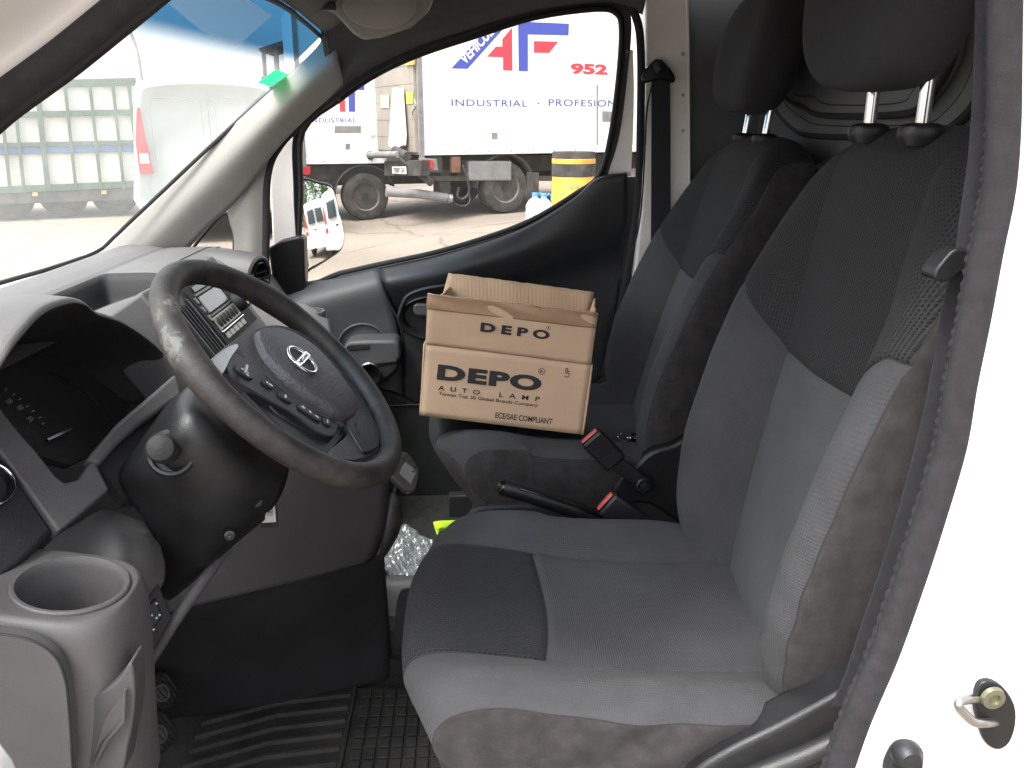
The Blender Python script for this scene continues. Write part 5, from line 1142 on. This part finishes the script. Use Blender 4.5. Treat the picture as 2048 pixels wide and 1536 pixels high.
M['pale'] = mat('pale_yellow_plate', (.62, .58, .34), .6); M['yelp'] = mat('yellow_plate', (.80, .72, .06), .6); M['orange'] = mat('amber_lamp', (.65, .38, .08), .4)
M['rackg'] = mat('green_rack_paint', (.050, .085, .060), .6, mott=(5, .2)); M['canvas'] = mat('off_white_canvas', (.60, .58, .53), .8, mott=(2, .06)); M['rackb'] = mat('blue_tarpaulin_stripe', (.05, .12, .24), .6)
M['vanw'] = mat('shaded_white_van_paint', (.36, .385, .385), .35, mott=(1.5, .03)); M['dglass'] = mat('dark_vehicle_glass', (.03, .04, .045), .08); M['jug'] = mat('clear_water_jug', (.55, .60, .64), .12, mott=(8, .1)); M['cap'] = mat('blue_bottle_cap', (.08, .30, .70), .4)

def wheel(par, c, axis, r_, w_, nm='wheel'):
    e = bpy.data.objects.new(nm, None); COL.objects.link(e); adopt(e, par); ax = V3(*axis)/np.linalg.norm(axis)
    MB().lathe(c, ax, [(r_*.62, -w_), (r_*.93, -w_*.98), (r_, -w_*.8), (r_, -w_*.2), (r_*.95, -.01), (r_*.80, .012), (r_*.62, 0), (r_*.60, -.02)], 48, cap0=False).build('tyre', M['tyre'], e)
    MB().lathe(c, ax, [(r_*.62, -.02), (r_*.60, .004), (r_*.55, -.01), (r_*.50, -.07), (r_*.30, -.085), (r_*.24, -.03), (r_*.17, -.02), (0, -.02)], 40, cap0=False).build('rim', M['rimg'], e)
    u = np.cross(ax, (0, 0, 1)); v = np.cross(u, ax)
    for k in range(8): a = 2*math.pi*k/8; MB().lathe(c+(u*math.cos(a)+v*math.sin(a))*r_*.41-ax*.082, ax, [(.016, 0), (.016, .02), (0, .022)], 8).build('wheel_nut', M['tblk'], e)
    return e
def truck(label, Pc, th, zb, Lx, Ht, logo_px, lift=True, scale=1.0, group=None):
    h = V3(math.cos(th), math.sin(th), 0); wd = V3(-math.sin(th), math.cos(th), 0); up = V3(0, 0, 1); sn = -wd; Pc = V3(Pc[0], Pc[1], zb)
    t = thing('box_truck', label, 'truck', (Pc[0], Pc[1], 0), group)
    def Q(a, b, c): return Pc+h*a+wd*b+up*(c-zb)
    def blk(nm, a0, a1, b0, b1, c0, c1, m_, bev=.01, par=t): c = Q((a0+a1)/2, (b0+b1)/2, (c0+c1)/2); return MB().box(c, (a1-a0, b1-b0, c1-c0), (h, wd, up)).build(nm, m_, par, bevel=bev)
    def TS(px, py, off=.004): return AP(px, py, Pc+sn*off, sn)
    blk('cargo_box', 0, Lx, 0, 2.4, zb, zb+Ht, M['tbox'], .03)
    blk('lower_rail', .0, Lx, -.015, .05, zb-.0, zb+.10, M['tbox'], .008)
    for k in range(14): MB().lathe(Q(.35+.42*k, -.015, zb+.05), sn, [(.014, 0), (.012, .006), (0, .007)], 8).build('rivet', M['tgrey'], t)
    blk('corner_post', -.03, .05, -.02, .03, zb-.05, zb+Ht, M['tgrey'], .008)
    blk('chassis', .0, Lx+1.4, .75, 1.65, zb-.34, zb-.06, M['tblk'], .01); blk('cross_beam', .1, .4, .1, 2.3, zb-.28, zb-.02, M['tblk'])
    blk('cab', Lx+.15, Lx+1.95, .08, 2.3, zb-.45, zb+1.35, M['tbox'], .12)
    return t, Q, blk, TS, h, wd, sn, up
def poly(nm, pts, f, m_, par, nn, off=.004, th=.003): return MB().prism([f(x, y, off) for x, y in pts], -nn*th).build(nm, m_, par, smooth=False)
z2 = lambda L: [(600+x/2.56, y/2.56) for x, y in L]
# truck 1: tail lift towards the van, lettered side towards us
Pc = AZ(843, 311, .98)
t1, Q, blk, TS, h, wd, sn, up = truck('white box truck with red and blue lettering, tail lift folded at its rear', Pc, R(25), .98, 6.2, 2.5, None, group='lettered box trucks parked beyond the window')
poly('blue_slash', z2([(775, 350), (858, 352), (1075, 110), (985, 118)]), TS, M['blue'], t1, sn)
poly('red_mark', z2([(1086, 140), (1088, 362), (1040, 360), (1040, 293), (958, 290), (1003, 238), (1036, 238), (1036, 200)]), TS, M['redv'], t1, sn)
poly('blue_letter', z2([(1117, 110), (1377, 121), (1375, 181), (1167, 176), (1167, 365), (1120, 364)]), TS, M['blue'], t1, sn)
poly('red_mark', z2([(1198, 210), (1322, 213), (1276, 271), (1198, 270)]), TS, M['redv'], t1, sn)
def stext(s, x0, y0, x1, y1, m_, par, bold=0, space=1, f=TS, s2=None, ysp=None):
    o = f(x0, y1, .006); e = f(x1, y1, .006); a = e-o; L = np.linalg.norm(a); tp = f(x0, y0, .006); hh = tp[2]-o[2]
    return text(s, o, V3(a[0], a[1], 0), (0, 0, 1), L, hh, m_, par, name='lettering', bold=bold, th=0, space=space)
stext('INDUSTRIAL', 903, 198, 1055, 212, M['blue'], t1, bold=.005, space=1.1)
stext('PROFESIONAL', 1097, 198, 1262, 212, M['blue'], t1, bold=.005, space=1.1)
stext('952', 1141, 126, 1215, 148, M['redv'], t1, bold=.05)
poly('dot', [(1075, 205), (1079, 205), (1079, 208), (1075, 208)], TS, M['blue'], t1, sn)
a_ = TS(*z2([(845, 335)])[0], .007); b_ = TS(*z2([(1042, 122)])[0], .007); dd = b_-a_; L_ = np.linalg.norm(dd); dd /= L_
text('VEHICULOS', a_, dd, np.cross(sn, dd), L_, .17, M['tbox'], t1, name='lettering', bold=.03, th=.002)
# tail lift seen on the rear face
def TR(px, py, off=.03): return AP(px, py, Q(0, 0, 1)-h*off, -h)
blk('tail_lift_platform', -.06, -.005, .10, 2.36, 1.02, 3.2, M['tbeige'], .01)
for k in range(7): blk('platform_joint', -.064, -.058, .12, 2.34, 1.25+.27*k, 1.262+.27*k, M['tgrey'], .001)
for pts in (z2([(305, 760), (320, 700), (338, 485), (362, 485), (385, 690), (380, 745), (345, 780)]), z2([(478, 745), (500, 452), (530, 452), (548, 690), (545, 745), (515, 770)])):
    MB().prism([TR(x, y, .10) for x, y in pts], -h*.09).build('lift_arm', M['whitein'], t1, bevel=.008)
for pts, m_ in ((z2([(412, 487), (455, 487), (455, 552), (412, 552)]), M['pale']), (z2([(545, 472), (576, 472), (576, 530), (545, 530)]), M['yelp'])): poly('rear_plate', pts, TR, m_, t1, -h, .075, .004)
poly('marker_lamp', z2([(540, 285), (580, 275), (580, 330), (540, 335)]), TR, M['orange'], t1, -h, .09, .03)
MB().tube([TR(738, 310, .28), TR(797, 309, .28)], .055, 14).build('lift_cylinder', M['tgrey'], t1)
MB().tube([TR(797, 309, .25), TR(862, 366, .0)], .06, 10).build('lift_strut', M['tblk'], t1)
MB().tube([TR(790, 300, .22), TR(815, 312, .2)], .07, 10).build('lift_hinge', M['tblk'], t1)
MB().tube([TR(728, 300, .22), TR(742, 312, .2)], .07, 10).build('lift_hinge', M['tblk'], t1)
MB().prism([TR(x, y, .2) for x, y in ((768, 322), (842, 320), (842, 352), (768, 352))], -h*-.15).build('rear_bumper', M['tblk'], t1, bevel=.01)
lampE = bpy.data.objects.new('tail_lamp', None); COL.objects.link(lampE); adopt(lampE, t1)
MB().prism([TS(x, y, .10) for x, y in ((841, 316), (874, 318), (877, 341), (845, 342))], -sn*.10).build('lamp_housing', M['tgrey'], lampE, bevel=.008)
MB().prism([TS(x, y, .12) for x, y in ((843, 319), (866, 320), (868, 339), (847, 339))], -sn*.04).build('lamp_lens', M['tail'], lampE, bevel=.006)
pl_ = bpy.data.objects.new('number_plate', None); COL.objects.link(pl_); adopt(pl_, t1)
MB().prism([TR(x, y, .23) for x, y in ((784, 333), (811, 333), (812, 348), (785, 347))], h*.01).build('plate_board', M['tbox'], pl_)
o = TR(787, 345, .24); e = TR(809, 345.5, .24); text('7507 GF', o, e-o, (0, 0, 1), np.linalg.norm(e-o), .075, M['ink'], pl_, name='plate_lettering', bold=.02)
MB().tube([TS(772, 384, -.2), TS(840, 388, -.1), TS(893, 396, -.05)], .075, 14).build('exhaust_pipe', M['tgrey'], t1)
MB().tube([TS(893, 396, -.05), TS(902, 397, -.05)], .085, 14).build('exhaust_tip', M['steel'], t1)
def side(nm, x0, x1, y0, y1, m_, off=0, dep=.25, bev=.02, par=t1, f=None, nn=None): f = f or TS; nn = sn if nn is None else nn; return MB().prism([f(x0, y0, off), f(x1, y0, off), f(x1, y1, off), f(x0, y1, off)], -nn*dep).build(nm, m_, par, bevel=bev)
side('brown_box', 904, 922, 313, 346, M['rust'], .0, .12); side('tool_box', 938, 1024, 322, 362, M['tgrey'], -.02, .5, .03); side('air_tank', 880, 902, 340, 392, M['tblk'], -.15, .3)
side('side_guard', 858, 1180, 352, 362, M['tblk'], -.10, .05, .005)
hose = cr([TS(x, y, -.02) for x, y in ((925, 330), (935, 360), (938, 385), (925, 398), (915, 392), (918, 375))], 5); MB().tube(hose, .018, 8).build('air_hose', M['tblk'], t1)
hose = cr([TS(x, y, -.02) for x, y in ((900, 395), (912, 408), (930, 412), (940, 400), (936, 380))], 5); MB().tube(hose, .014, 8).build('air_hose', M['tblk'], t1)
wc1 = TS(1012, 392, -.05); wheel(t1, V3(wc1[0], wc1[1], .43), sn, .43, .32); q_ = Q(((wc1-Pc)@h), 2.15, .43); wheel(t1, q_, wd, .43, .32)
MB().tube([V3(wc1[0], wc1[1], .43)-sn*.1, q_], .09, 10).build('axle', M['tblk'], t1)
side('mud_flap', 1055, 1078, 345, 400, M['tblk'], -.05, .03, .005)
gd = [V3(wc1[0], wc1[1], .43)+h*(.56*math.cos(a))+up*(.56*math.sin(a)) for a in [math.pi*(.0+k/14) for k in range(15)]]
build('mudguard', [p for q in gd for p in (q+sn*.02, q-sn*.45)], [(2*i, 2*i+1, 2*i+3, 2*i+2) for i in range(14)], M['tblk'], t1, solid=.02)
for k in (2.9, 4.6): wheel(t1, Q(k+1.2, .03, .43), sn, .43, .3) if k > 4 else None
poly('side_latch', [(984, 265), (995, 265), (995, 278), (984, 278)], TS, M['tgrey'], t1, sn, .012, .01); poly('side_latch', [(1205, 222), (1228, 223), (1228, 243), (1205, 243)], TS, M['tgrey'], t1, sn, .012, .01)
MB().prism([TS(x, y, .006) for x, y in ((1193, 170), (1196, 170), (1196, 290), (1193, 290))], -sn*.004).build('side_door_joint', M['tgrey'], t1)
MB().tube(cr([TR(829, 198, .10), TR(832, 212, .12), TR(825, 225, .12), TR(828, 242, .10)], 4), .014, 8).build('locking_bar', M['tgrey'], t1)

# truck 2, further back on the left
Pc2 = AP(607, 329, (0, 13.7, 0), (0, 1, 0)); zb2 = Pc2[2]
t2, Q2, blk2, TS2, h2, wd2, sn2, up2 = truck('white box truck with smaller lettering, its rear tyre just above the side mirror', Pc2, R(16), zb2, 5.6, 2.6, None, group='lettered box trucks parked beyond the window')
poly('red_mark', z2([(228, 455), (232, 572), (205, 572), (203, 532), (165, 532), (205, 470)]), TS2, M['redv'], t2, sn2)
poly('blue_letter', z2([(246, 432), (330, 436), (330, 462), (282, 460), (282, 572), (250, 572)]), TS2, M['blue'], t2, sn2)
stext('INDUSTRIAL', 620, 236, 713, 245, M['blue'], t2, bold=.005, space=1.1, f=TS2)
poly('side_plate', [(669, 252), (722, 252), (722, 266), (669, 266)], TS2, M['tgrey'], t2, sn2); poly('side_latch', [(691, 287), (700, 287), (700, 298), (691, 298)], TS2, M['tgrey'], t2, sn2, .01, .01)
side('tail_lamp', 604, 621, 332, 350, M['tail'], .02, .06, .008, t2, TS2, sn2)
w2 = TS2(731, 380, -.02); wheel(t2, V3(w2[0], w2[1], gz(w2[0], w2[1])+.42), sn2, .42, .3)
gd = [V3(w2[0], w2[1], gz(w2[0], w2[1])+.42)+h2*(.56*math.cos(a))+up2*(.56*math.sin(a)) for a in [math.pi*(.1+.9*k/14) for k in range(15)]]
build('mudguard', [p for q in gd for p in (q+sn2*.02, q-sn2*.45)], [(2*i, 2*i+1, 2*i+3, 2*i+2) for i in range(14)], M['tblk'], t2, solid=.02)
blk2('under_frame', .1, 4.2, .15, 2.2, zb2-.38, zb2-.02, M['tblk'], .02)

# green rack truck beyond the windscreen
G = AZ(140, 438, -.22); dirv = V3(G[0], G[1], 0)-V3(CAM[0], CAM[1], 0); dirv /= np.linalg.norm(dirv); ga = V3(dirv[1], -dirv[0], 0)
t3 = thing('rack_truck', 'truck with green slatted side rack over pale load, seen through the windscreen', 'truck', tuple(G))
def TG(px, py, off=0): return AP(px, py, V3(G[0], G[1], 1)-dirv*off, dirv)
lx, rx = -260, 272
MB().prism([TG(x, y, -.06) for x, y in ((lx, 172), (rx, 160), (rx, 364), (lx, 392))], dirv*2.2).build('pale_load', M['canvas'], t3, bevel=.02)
def bar(nm, p, q, w_, m_, off=0): return MB().box((TG(*p, off)+TG(*q, off))/2, (np.linalg.norm(TG(*p)-TG(*q)), .06, w_), (TG(*q)-TG(*p), dirv, np.cross(TG(*q)-TG(*p), dirv))).build(nm, m_, t3, bevel=.006)
bar('rack_rail', (lx, 178), (rx, 163), .13, M['rackg']); bar('rack_rail', (lx, 236), (rx, 224), .10, M['rackg']); bar('rack_rail', (lx, 296), (rx, 284), .07, M['rackg']); bar('blue_stripe', (lx, 308), (rx, 296), .12, M['rackb'], -.03); bar('rack_rail', (lx, 392), (rx, 368), .12, M['rackg'])
for x in (-240, -190, -140, -90, -40, 8, 36, 84, 140, 190, 236, 268): bar('rack_post', (x-10, 172), (x+12 if x > 0 else x+8, 378), .055 if x != 84 else .09, M['rackg'], .02)
MB().prism([TG(x, y, .0) for x, y in ((lx, 398), (rx, 376), (rx, 400), (lx, 418))], dirv*2.0).build('chassis', M['tblk'], t3, bevel=.02)
for x in (-150, 20, 130, 232): w_ = TG(x, 410, -.32); wheel(t3, V3(w_[0], w_[1], -.22+.42), -dirv, .42, .3)
for x, y in ((70, 388), (208, 384)): MB().prism([TG(x-5, y-3, .03), TG(x+5, y-3, .03), TG(x+5, y+4, .03), TG(x-5, y+4, .03)], dirv*.03).build('side_marker', M['orange'], t3)

# panel vans
def panel_van(label, org, th, group=None, z0=0):
    """origin: middle of the rear bumper on the ground; th = heading of the rear face normal"""
    f = V3(math.cos(th), math.sin(th), 0); s = V3(-math.sin(th), math.cos(th), 0); org = V3(org[0], org[1], z0)
    t = thing('panel_van', label, 'van', tuple(org), group)
    def Qv(a, b, c): return org - f*a + s*b + V3(0, 0, c)
    prof = [(.0, .42, .86), (.0, .9, .88), (.02, 1.35, .84), (.06, 1.8, .76), (.16, 1.93, .70), (.5, 1.99, .66)]
    secs = []
    def sec(a, hw, zt, zb_=.38, r_=.16): 
        P = [(-hw, zb_), (-hw-.01, .9), (-hw+.03, 1.3*zt/1.95), (-hw+.10, zt-.14), (-hw+.24, zt-.02), (0, zt+.02), (hw-.24, zt-.02), (hw-.10, zt-.14), (hw-.03, 1.3*zt/1.95), (hw+.01, .9), (hw, zb_), (0, zb_-.02)]
        return [Qv(a, b, c) for b, c in cr([V3(b, c) for b, c in P], 3, True)]
    secs = [sec(.10, .70, 1.70, .5), sec(.02, .80, 1.84, .42), sec(.0, .84, 1.88, .40), sec(.06, .88, 1.94), sec(.5, .90, 1.97), sec(2.2, .90, 1.97), sec(3.0, .89, 1.90), sec(3.6, .85, 1.25), sec(4.2, .80, 1.0), sec(4.4, .70, .85)]
    n_ = len(secs[0]); vs = [p for q in secs for p in q]; fs = [(i*n_+k, i*n_+(k+1) % n_, (i+1)*n_+(k+1) % n_, (i+1)*n_+k) for i in range(len(secs)-1) for k in range(n_)]+[tuple(range(n_)), tuple(range((len(secs)-1)*n_, len(secs)*n_))]
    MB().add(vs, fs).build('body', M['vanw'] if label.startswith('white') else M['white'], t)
    def pl(nm, P, m_, a=-.012, th_=.02, bev=.004): return MB().prism([Qv(a+aa, b, c) for (b, c, aa) in [(q+(0,))[:3] for q in P]], -f*th_).build(nm, m_, t, bevel=bev)
    pl('rear_door_joint', [(-.006, .46), (.006, .46), (.006, 1.80), (-.006, 1.80)], M['tgrey'], -.008, .01, .001)
    for sg in (-1, 1):
        if not label.startswith('white'): pl('rear_window', [(sg*.06, 1.22), (sg*.60, 1.22), (sg*.56, 1.66), (sg*.06, 1.68)], M['dglass'] if label.startswith('small') or label.startswith('tall') else M['white'], -.016, .012)
        if label.startswith('white'): MB().tube([Qv(-.012, sg*b, c) for b, c in ((.08, .95), (.08, 1.68), (.14, 1.74), (.62, 1.72), (.66, 1.60), (.66, .95))], .003, 6).build('door_panel_joint', M['tgrey'], t)
        pl('tail_lamp', [(sg*.70, .86), (sg*.86, .86), (sg*.86, 1.25), (sg*.80, 1.62), (sg*.765, 1.62), (sg*.74, 1.25)], M['tail'], -.03, .08, .01)
        pl('lamp_lens', [(sg*.73, .98), (sg*.84, .98), (sg*.83, 1.10), (sg*.74, 1.10)], M['tailw'], -.036, .03, .004)
        wheel(t, Qv(.75, sg*.84, .31), s*sg, .31, .2); wheel(t, Qv(3.55, sg*.84, .31), s*sg, .31, .2)
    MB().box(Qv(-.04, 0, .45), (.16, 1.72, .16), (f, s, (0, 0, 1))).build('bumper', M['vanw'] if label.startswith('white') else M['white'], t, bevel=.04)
    pl('number_plate', [(-.26, .72), (.26, .72), (.26, .83), (-.26, .83)], M['label'], -.02, .012); pl('door_handle', [(.03, .98), (.20, .98), (.20, 1.03), (.03, 1.03)], M['black'], -.03, .03)
    MB().box(Qv(1.9, .905, 1.0), (1.2, .006, .008), (f, s, (0, 0, 1))).build('sliding_rail', M['tgrey'], t)
    return t
c_ = AP(434, 390, (0, 11.3, 0), (0, 1, 0)); dv = V3(c_[0]-CAM[0], c_[1]-CAM[1], 0); dv /= np.linalg.norm(dv)
vd = math.atan2(-dv[1], -dv[0])
pv_ = panel_van('white panel van with its tail lamp beside the green rack truck', (c_[0], c_[1]), vd+R(4), 'white panel vans parked around the yard', gz(c_[0], c_[1]))
pv_.scale = (1.17, 1.17, 1.17)
# the pair that the side mirror shows
din = mc-CAM; din /= np.linalg.norm(din); mrf = din-2*(din@mn_)*mn_; mrf /= np.linalg.norm(mrf); ang = math.atan2(mrf[1], mrf[0])
def away(dist, dang): return (mc[0]+dist*math.cos(ang+dang), mc[1]+dist*math.sin(ang+dang))
p_ = away(6.2, R(7)); panel_van('small white van reflected in the side mirror, nearer of the reflected pair', p_, ang+math.pi+R(14), 'white panel vans parked around the yard')
p_ = away(7.6, R(-5)); panel_van('tall white van reflected in the side mirror behind the smaller one', p_, ang+math.pi+R(24), 'white panel vans parked around the yard')
# trees seen in the mirror
M['leaf'] = mat('tree_leaves', (.055, .095, .030), .7, mott=(3, .3), col2=(.11, .16, .05)); M['bark'] = mat('tree_bark', (.10, .075, .055), .9, mott=(6, .3))
def tree(label, x, y, hh, cw, seed, n=2600):
    rnd = random.Random(seed); t = thing('tree', label, 'tree', (x, y, 0), 'trees behind the parked vans')
    m = MB(); m.tube([(x, y, -.1), (x+.05, y, hh*.25), (x+.1, y+.1, hh*.5), (x, y, hh*.8)], [.20, .16, .11, .04], 8)
    for k in range(7): a = rnd.uniform(0, 6.28); m.tube([(x, y, hh*(.22+.07*k)), (x+math.cos(a)*cw*.3, y+math.sin(a)*cw*.3, hh*(.36+.07*k)), (x+math.cos(a)*cw*.6, y+math.sin(a)*cw*.6, hh*(.46+.07*k))], [.08, .05, .02], 6)
    m.build('trunk', M['bark'], t)
    blobs = [(rnd.gauss(0, cw*.38), rnd.gauss(0, cw*.38), hh*rnd.uniform(.32, .93), rnd.uniform(.28, .5)*cw) for _ in range(16)]; vs = []; fs = []
    for _ in range(n):
        bx_, by_, bz_, br = rnd.choice(blobs); d = V3(rnd.gauss(0, 1), rnd.gauss(0, 1), rnd.gauss(0, 1)); d /= np.linalg.norm(d); p = V3(x+bx_, y+by_, bz_)+d*br*rnd.uniform(.6, 1.05)
        a = V3(rnd.gauss(0, 1), rnd.gauss(0, 1), rnd.gauss(0, 1)); a /= np.linalg.norm(a); b = np.cross(a, d); b /= np.linalg.norm(b)+1e-6; s = rnd.uniform(.07, .17); i0 = len(vs); vs += [p-a*s, p+b*s*.6, p+a*s, p-b*s*.6]; fs.append((i0, i0+1, i0+2, i0+3))
    build('crown', vs, fs, M['leaf'], t, smooth=False)
for k, (dd_, da, hh, cw, lab_) in enumerate(((19, 9, 6.2, 2.4, 'broad leafy tree behind the reflected small van'), (21, 1, 5.6, 2.3, 'rounded leafy tree between the reflected vans'), (20, -8, 5.2, 2.2, 'lower leafy tree behind the reflected tall van'))):
    p_ = away(dd_, R(da)); tree(lab_, p_[0], p_[1], hh, cw, 30+k)

# tractor cab frame, lamp post
tc_ = AP(565, 150, (0, 20, 0), (0, 1, 0)); tr_ = thing('tractor', 'dark tractor cab with open frame showing above the white van roof', 'tractor', (tc_[0], tc_[1], 0))
def KC(px, py, off=0): return AP(px, py, (0, 20-off, 0), (0, 1, 0))
MB().prism([KC(x, y) for x, y in ((516, 97), (560, 82), (612, 74), (618, 84), (560, 94), (520, 104))], (0, 1.4, 0)).build('cab_roof', M['tblk'], tr_, bevel=.02)
for a_, b_ in (((527, 100), (530, 150)), ((552, 94), (556, 150)), ((588, 86), (592, 150)), ((612, 82), (616, 150))):
    MB().tube([KC(*a_), KC(*b_)], .05, 8).build('cab_post', M['tblk'], tr_); MB().tube([KC(*a_)+V3(0, 1.3, 0), KC(*b_)+V3(0, 1.3, 0)], .05, 8).build('cab_post', M['tblk'], tr_)
b0 = KC(520, 150); b1 = KC(620, 150); MB().b2((b0[0], 20, .5), (b1[0], 21.5, b0[2])).build('cab_body', M['tblk'], tr_, bevel=.08)
MB().tube([KC(600, 108, .1)+.14*V3(math.cos(k*.4), 0, math.sin(k*.4)) for k in range(16)], .02, 6).build('steering_ring', M['tblk'], tr_)
for sx in (0, 1): wheel(tr_, V3(b0[0]+sx*(b1[0]-b0[0]), 20.0, .6), (0, -1, 0), .6, .4)
lpost = thing('street_lamp', 'thin curved lamp post rising behind the green rack truck', 'street lamp', tuple(AP(283, 158, (0, 24, 0), (0, 1, 0))*V3(1, 1, 0)))
pts = [AP(x, y, (0, 24, 0), (0, 1, 0)) for x, y in ((283, 158), (276, 110), (265, 75), (250, 48), (222, 30))]; base = pts[0]*V3(1, 1, 0)
MB().tube([base]+cr(pts, 4), [.07]+[.05]*17, 8).build('pole', M['tgrey'], lpost); MB().box(pts[-1]+V3(-.2, 0, 0), (.6, .2, .1)).build('lamp_head', M['tgrey'], lpost, bevel=.03)

# drum and water jugs by the truck
dc3 = AP(1146, 380, (0, 9.9, 0), (0, 1, 0)); drum = thing('crash_drum', 'yellow plastic traffic drum with black bands beside the box truck', 'drum', (dc3[0], dc3[1], 0)); dzt = AP(1146, 306, (0, 9.9, 0), (0, 1, 0))[2]; c0 = V3(dc3[0], dc3[1], 0)
rb = .285
MB().lathe(c0, (0, 0, 1), [(rb*1.06, 0), (rb*1.05, .05), (rb, .07), (rb, dzt*.62), (rb*.985, dzt*.63), (rb*.985, dzt*.95), (rb*.96, dzt), (rb*.90, dzt*1.0), (0, dzt*.99)], 40).build('drum_body', M['yel'], drum)
z_ = lambda py: AP(1146, py, (0, 9.9, 0), (0, 1, 0))[2]
MB().lathe(c0, (0, 0, 1), [(rb*.99, z_(352)), (rb*1.012, z_(351)), (rb*1.012, z_(327)), (rb*.99, z_(326))], 40, cap0=False).build('black_band', M['tblk'], drum)
MB().lathe(c0, (0, 0, 1), [(rb*.97, z_(317)), (rb*1.0, z_(316)), (rb*.99, z_(303)), (0, z_(302))], 40, cap0=False).build('black_top', M['tblk'], drum)
MB().lathe(c0, (0, 0, 1), [(rb*.99, z_(327)), (rb*1.014, z_(326)), (rb*1.014, z_(318)), (rb*.99, z_(317))], 40, cap0=False).build('yellow_band', M['yel'], drum)
text('NORA', V3(dc3[0]-.10, dc3[1]-rb*1.02, z_(376)), (1, 0, 0), (0, 0, 1), .2, .06, M['tgrey'], drum)
for k, (px0, lab_) in enumerate(((1070, 'blue capped water jug standing furthest from the yellow drum'), (1087, 'blue capped water jug in the middle of three'), (1117, 'blue capped water jug standing against the yellow drum'))):
    b = AZ(px0, 442+k*2, 0); j = thing('water_jug', lab_, 'water jug', tuple(b), 'water jugs by the truck wheel')
    MB().lathe(b, (0, 0, 1), [(.135, 0), (.15, .02), (.15, .06), (.143, .08), (.15, .10), (.15, .16), (.143, .18), (.15, .20), (.145, .25), (.10, .32), (.045, .36), (.04, .39), (0, .39)], 28).build('jug_body', M['jug'], j)
    MB().lathe(b+V3(0, 0, .385), (0, 0, 1), [(.05, 0), (.05, .045), (.045, .05), (0, .05)], 20).build('cap', M['cap'], j)
    MB().tube([b+V3(.05, 0, .40), b+V3(.08, 0, .43), b+V3(.12, 0, .40), b+V3(.12, 0, .33)], .012, 8).build('handle', M['cap'], j)
